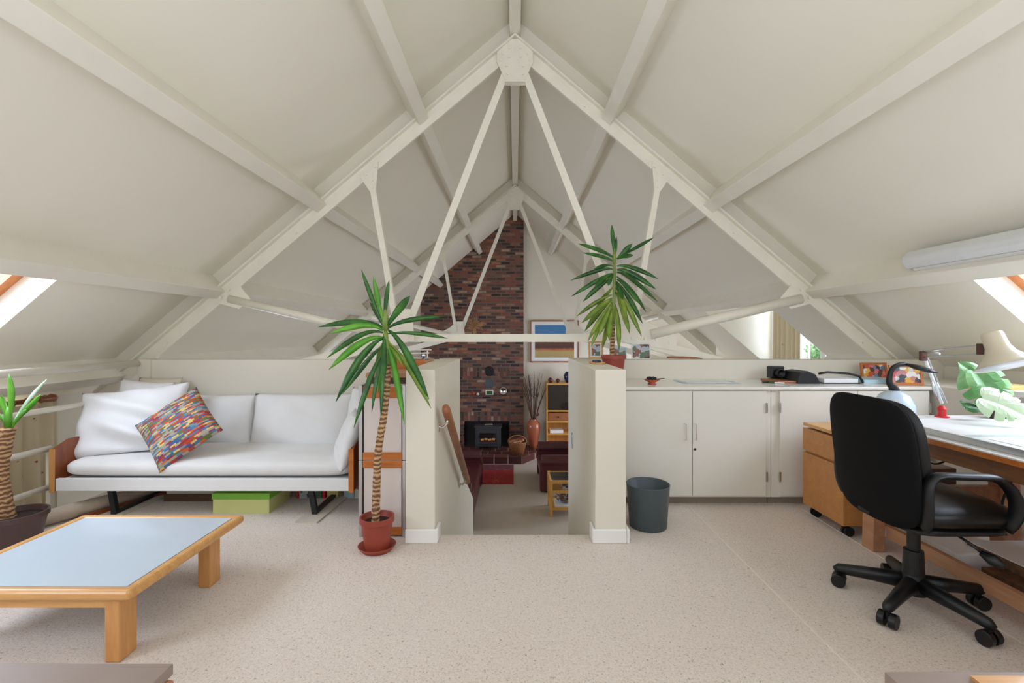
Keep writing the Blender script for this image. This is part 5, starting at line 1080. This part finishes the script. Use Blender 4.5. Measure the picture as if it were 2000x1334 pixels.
one('vase', 'dark blue glazed vase on the pine cabinet', 'vase', MB().lathe([(0.05, 0), (0.09, 0.10), (0.10, 0.17), (0.06, 0.23), (0.055, 0.25), (0.045, 0.25), (0.001, 0.2)], (1.22, 11.0, cz1 - 0.005 + 0.0005), 28), 'blue', smooth=True)
# armchairs
def armchair(label, x0, x1, y0, y1, z_arm, z_back, back):
    r = thing('armchair', label, 'armchair', ((x0 + x1) / 2, (y0 + y1) / 2, LOW), 'maroon leather seats')
    cx_, cy_ = (x0 + x1) / 2, (y0 + y1) / 2; w, d = x1 - x0, y1 - y0
    MB().box(x0 + 0.03, x1 - 0.03, y0 + 0.03, y1 - 0.03, LOW + 0.02, LOW + 0.26).build('base', 'maroon', r, bevel=0.03, seg=3)
    for y in (y0, y1 - 0.2):
        MB().box(x0, x1, y, y + 0.2, LOW + 0.03, z_arm - 0.06).tube([(x0 + 0.02, y + 0.1, z_arm - 0.08), (x1 - 0.02, y + 0.1, z_arm - 0.08)], 0.115, 16).build('armrest', 'maroon', r, bevel=0.02, seg=3)
    xb = x0 if back < 0 else x1 - 0.22
    MB().box(xb, xb + 0.22, y0 + 0.05, y1 - 0.05, LOW + 0.1, z_back).build('backrest', 'maroon', r, bevel=0.07, seg=5)
    xs = (x0 + 0.22, x1) if back < 0 else (x0, x1 - 0.22)
    MB().box(xs[0], xs[1], y0 + 0.2, y1 - 0.2, LOW + 0.24, LOW + 0.44).build('seat_cushion', 'maroon', r, bevel=0.05, seg=4)
    return r
armchair('maroon leather sofa with its rolled arm ending beside the stair foot', -2.35, -0.60, 6.75, 8.9, LOW + 0.62, LOW + 0.85, -1)
armchair('maroon leather armchair behind the small pine side table', 0.44, 1.5, 8.35, 9.6, LOW + 0.62, LOW + 0.9, 1)
# side table
stb = thing('side_table', 'small pine side table with two shelves in the lower room', 'side table', (0.83, 7.5, LOW))
sx0, sx1, sy0, sy1, sz = 0.53, 1.05, 7.27, 7.8, LOW + 0.56
for x in (sx0, sx1 - 0.045):
    for y in (sy0, sy1 - 0.045): B(x, x + 0.045, y, y + 0.045, LOW, sz).build('leg', 'pine', stb, bevel=0.003)
for z in (sz - 0.05, sz - 0.20, LOW + 0.10):
    for (a, b, c, d) in ((sx0 + 0.045, sx1 - 0.045, sy0 + 0.005, sy0 + 0.03), (sx0 + 0.045, sx1 - 0.045, sy1 - 0.03, sy1 - 0.005), (sx0 + 0.005, sx0 + 0.03, sy0 + 0.045, sy1 - 0.045), (sx1 - 0.03, sx1 - 0.005, sy0 + 0.045, sy1 - 0.045)): B(a, b, c, d, z, z + 0.045).build('rail', 'pine', stb)
B(sx0 + 0.03, sx1 - 0.03, sy0 + 0.03, sy1 - 0.03, sz - 0.02, sz - 0.012).build('glass_top', 'smoke_glass', stb); B(sx0 + 0.03, sx1 - 0.03, sy0 + 0.03, sy1 - 0.03, sz - 0.175, sz - 0.165).build('shelf', 'pine', stb); B(sx0 + 0.03, sx1 - 0.03, sy0 + 0.03, sy1 - 0.03, LOW + 0.12, LOW + 0.13).build('shelf', 'pine', stb)
one('magazine', 'white magazine on the middle shelf of the pine side table', 'magazine', B(0.74, 1.0, 7.35, 7.6, sz - 0.1645, sz - 0.12), 'photo3')
one('magazine', 'flat white magazine on the lowest shelf of the pine side table', 'magazine', B(0.62, 1.0, 7.33, 7.65, LOW + 0.1305, LOW + 0.15), 'paper')
one('basket_bowl', 'speckled brown bowl on the magazine in the pine side table', 'bowl', MB().lathe([(0.08, 0), (0.15, 0.05), (0.17, 0.09), (0.155, 0.09), (0.07, 0.012), (0.001, 0.012)], (0.80, 7.52, LOW + 0.1505), 24), 'photo3', smooth=True)
# rug
one('rug', 'red wool rug with an orange line pattern before the hearth', 'rug', B(-1.9, -0.03, 8.85, 10.15, LOW + 0.001, LOW + 0.012), 'rug')
# ball of twigs on the tie of the far truss
tb = MB(); rnd = random.Random(11); c0 = Vector((-0.72, 8.5, 1.40))
for i in range(80):
    d = Vector((rnd.gauss(0, 1), rnd.gauss(0, 0.7), rnd.gauss(0, 0.85))).normalized()
    l = rnd.uniform(0.11, 0.19)
    if d.z < -0.2: l = min(l, 0.135 / abs(d.z))
    p1 = c0 + d * l * 0.6 + Vector((rnd.uniform(-.02, .02), 0, rnd.uniform(-.02, .02))); tb.tube([c0 + d * 0.01, p1, c0 + d * l], [0.008, 0.006, 0.004], 5)
tb.tube([c0, c0 + Vector((0, 0, -0.1515))], [0.02, 0.03], 8)
one('twig_ball', 'spiky tan ball of twigs on the tie bar before the brick wall', 'ornament', tb, 'coral')
one('wooden_carving', 'long brown driftwood piece behind the partition above the worktop', 'ornament', MB().tube([(1.33, 4.165, 1.045), (1.45, 4.165, 1.043), (1.58, 4.165, 1.040), (1.64, 4.165, 1.034)], [0.008, 0.010, 0.008, 0.003], 8), 'railwood', smooth=True)
# garden beyond the dormer window
for i, (x, y, z, r_, lb) in enumerate(((11.05, 16.5, 0.2, 0.8, 'leafy green garden tree just outside the dormer window'),)):
    tr_ = thing('garden_tree', lb, 'tree', (x, y, LOW - 1.0)); MB().tube([(x, y, LOW - 1.0), (x + 0.1, y, z)], [0.15, 0.1], 10).build('trunk', 'twig', tr_, smooth=True)
    mb = MB(); rnd = random.Random(40 + i)
    for k_ in range(900):
        d = Vector((rnd.gauss(0, 1), rnd.gauss(0, 1), rnd.gauss(0, 1))).normalized() * r_ * rnd.uniform(0.5, 1) ** 0.5; p = Vector((x, y, z + 0.1)) + d; p.z = max(p.z, LOW - 0.6)
        a = Vector((rnd.uniform(-1, 1), rnd.uniform(-1, 1), rnd.uniform(-1, 1))).normalized(); b = a.orthogonal().normalized(); s_ = rnd.uniform(0.08, 0.18)
        mb.bm.faces.new([mb.bm.verts.new(q) for q in (p, p + (a + b * 0.5) * s_, p + a * s_ * 2, p + (a - b * 0.5) * s_)])
    mb.build('crown', 'foliage', tr_)
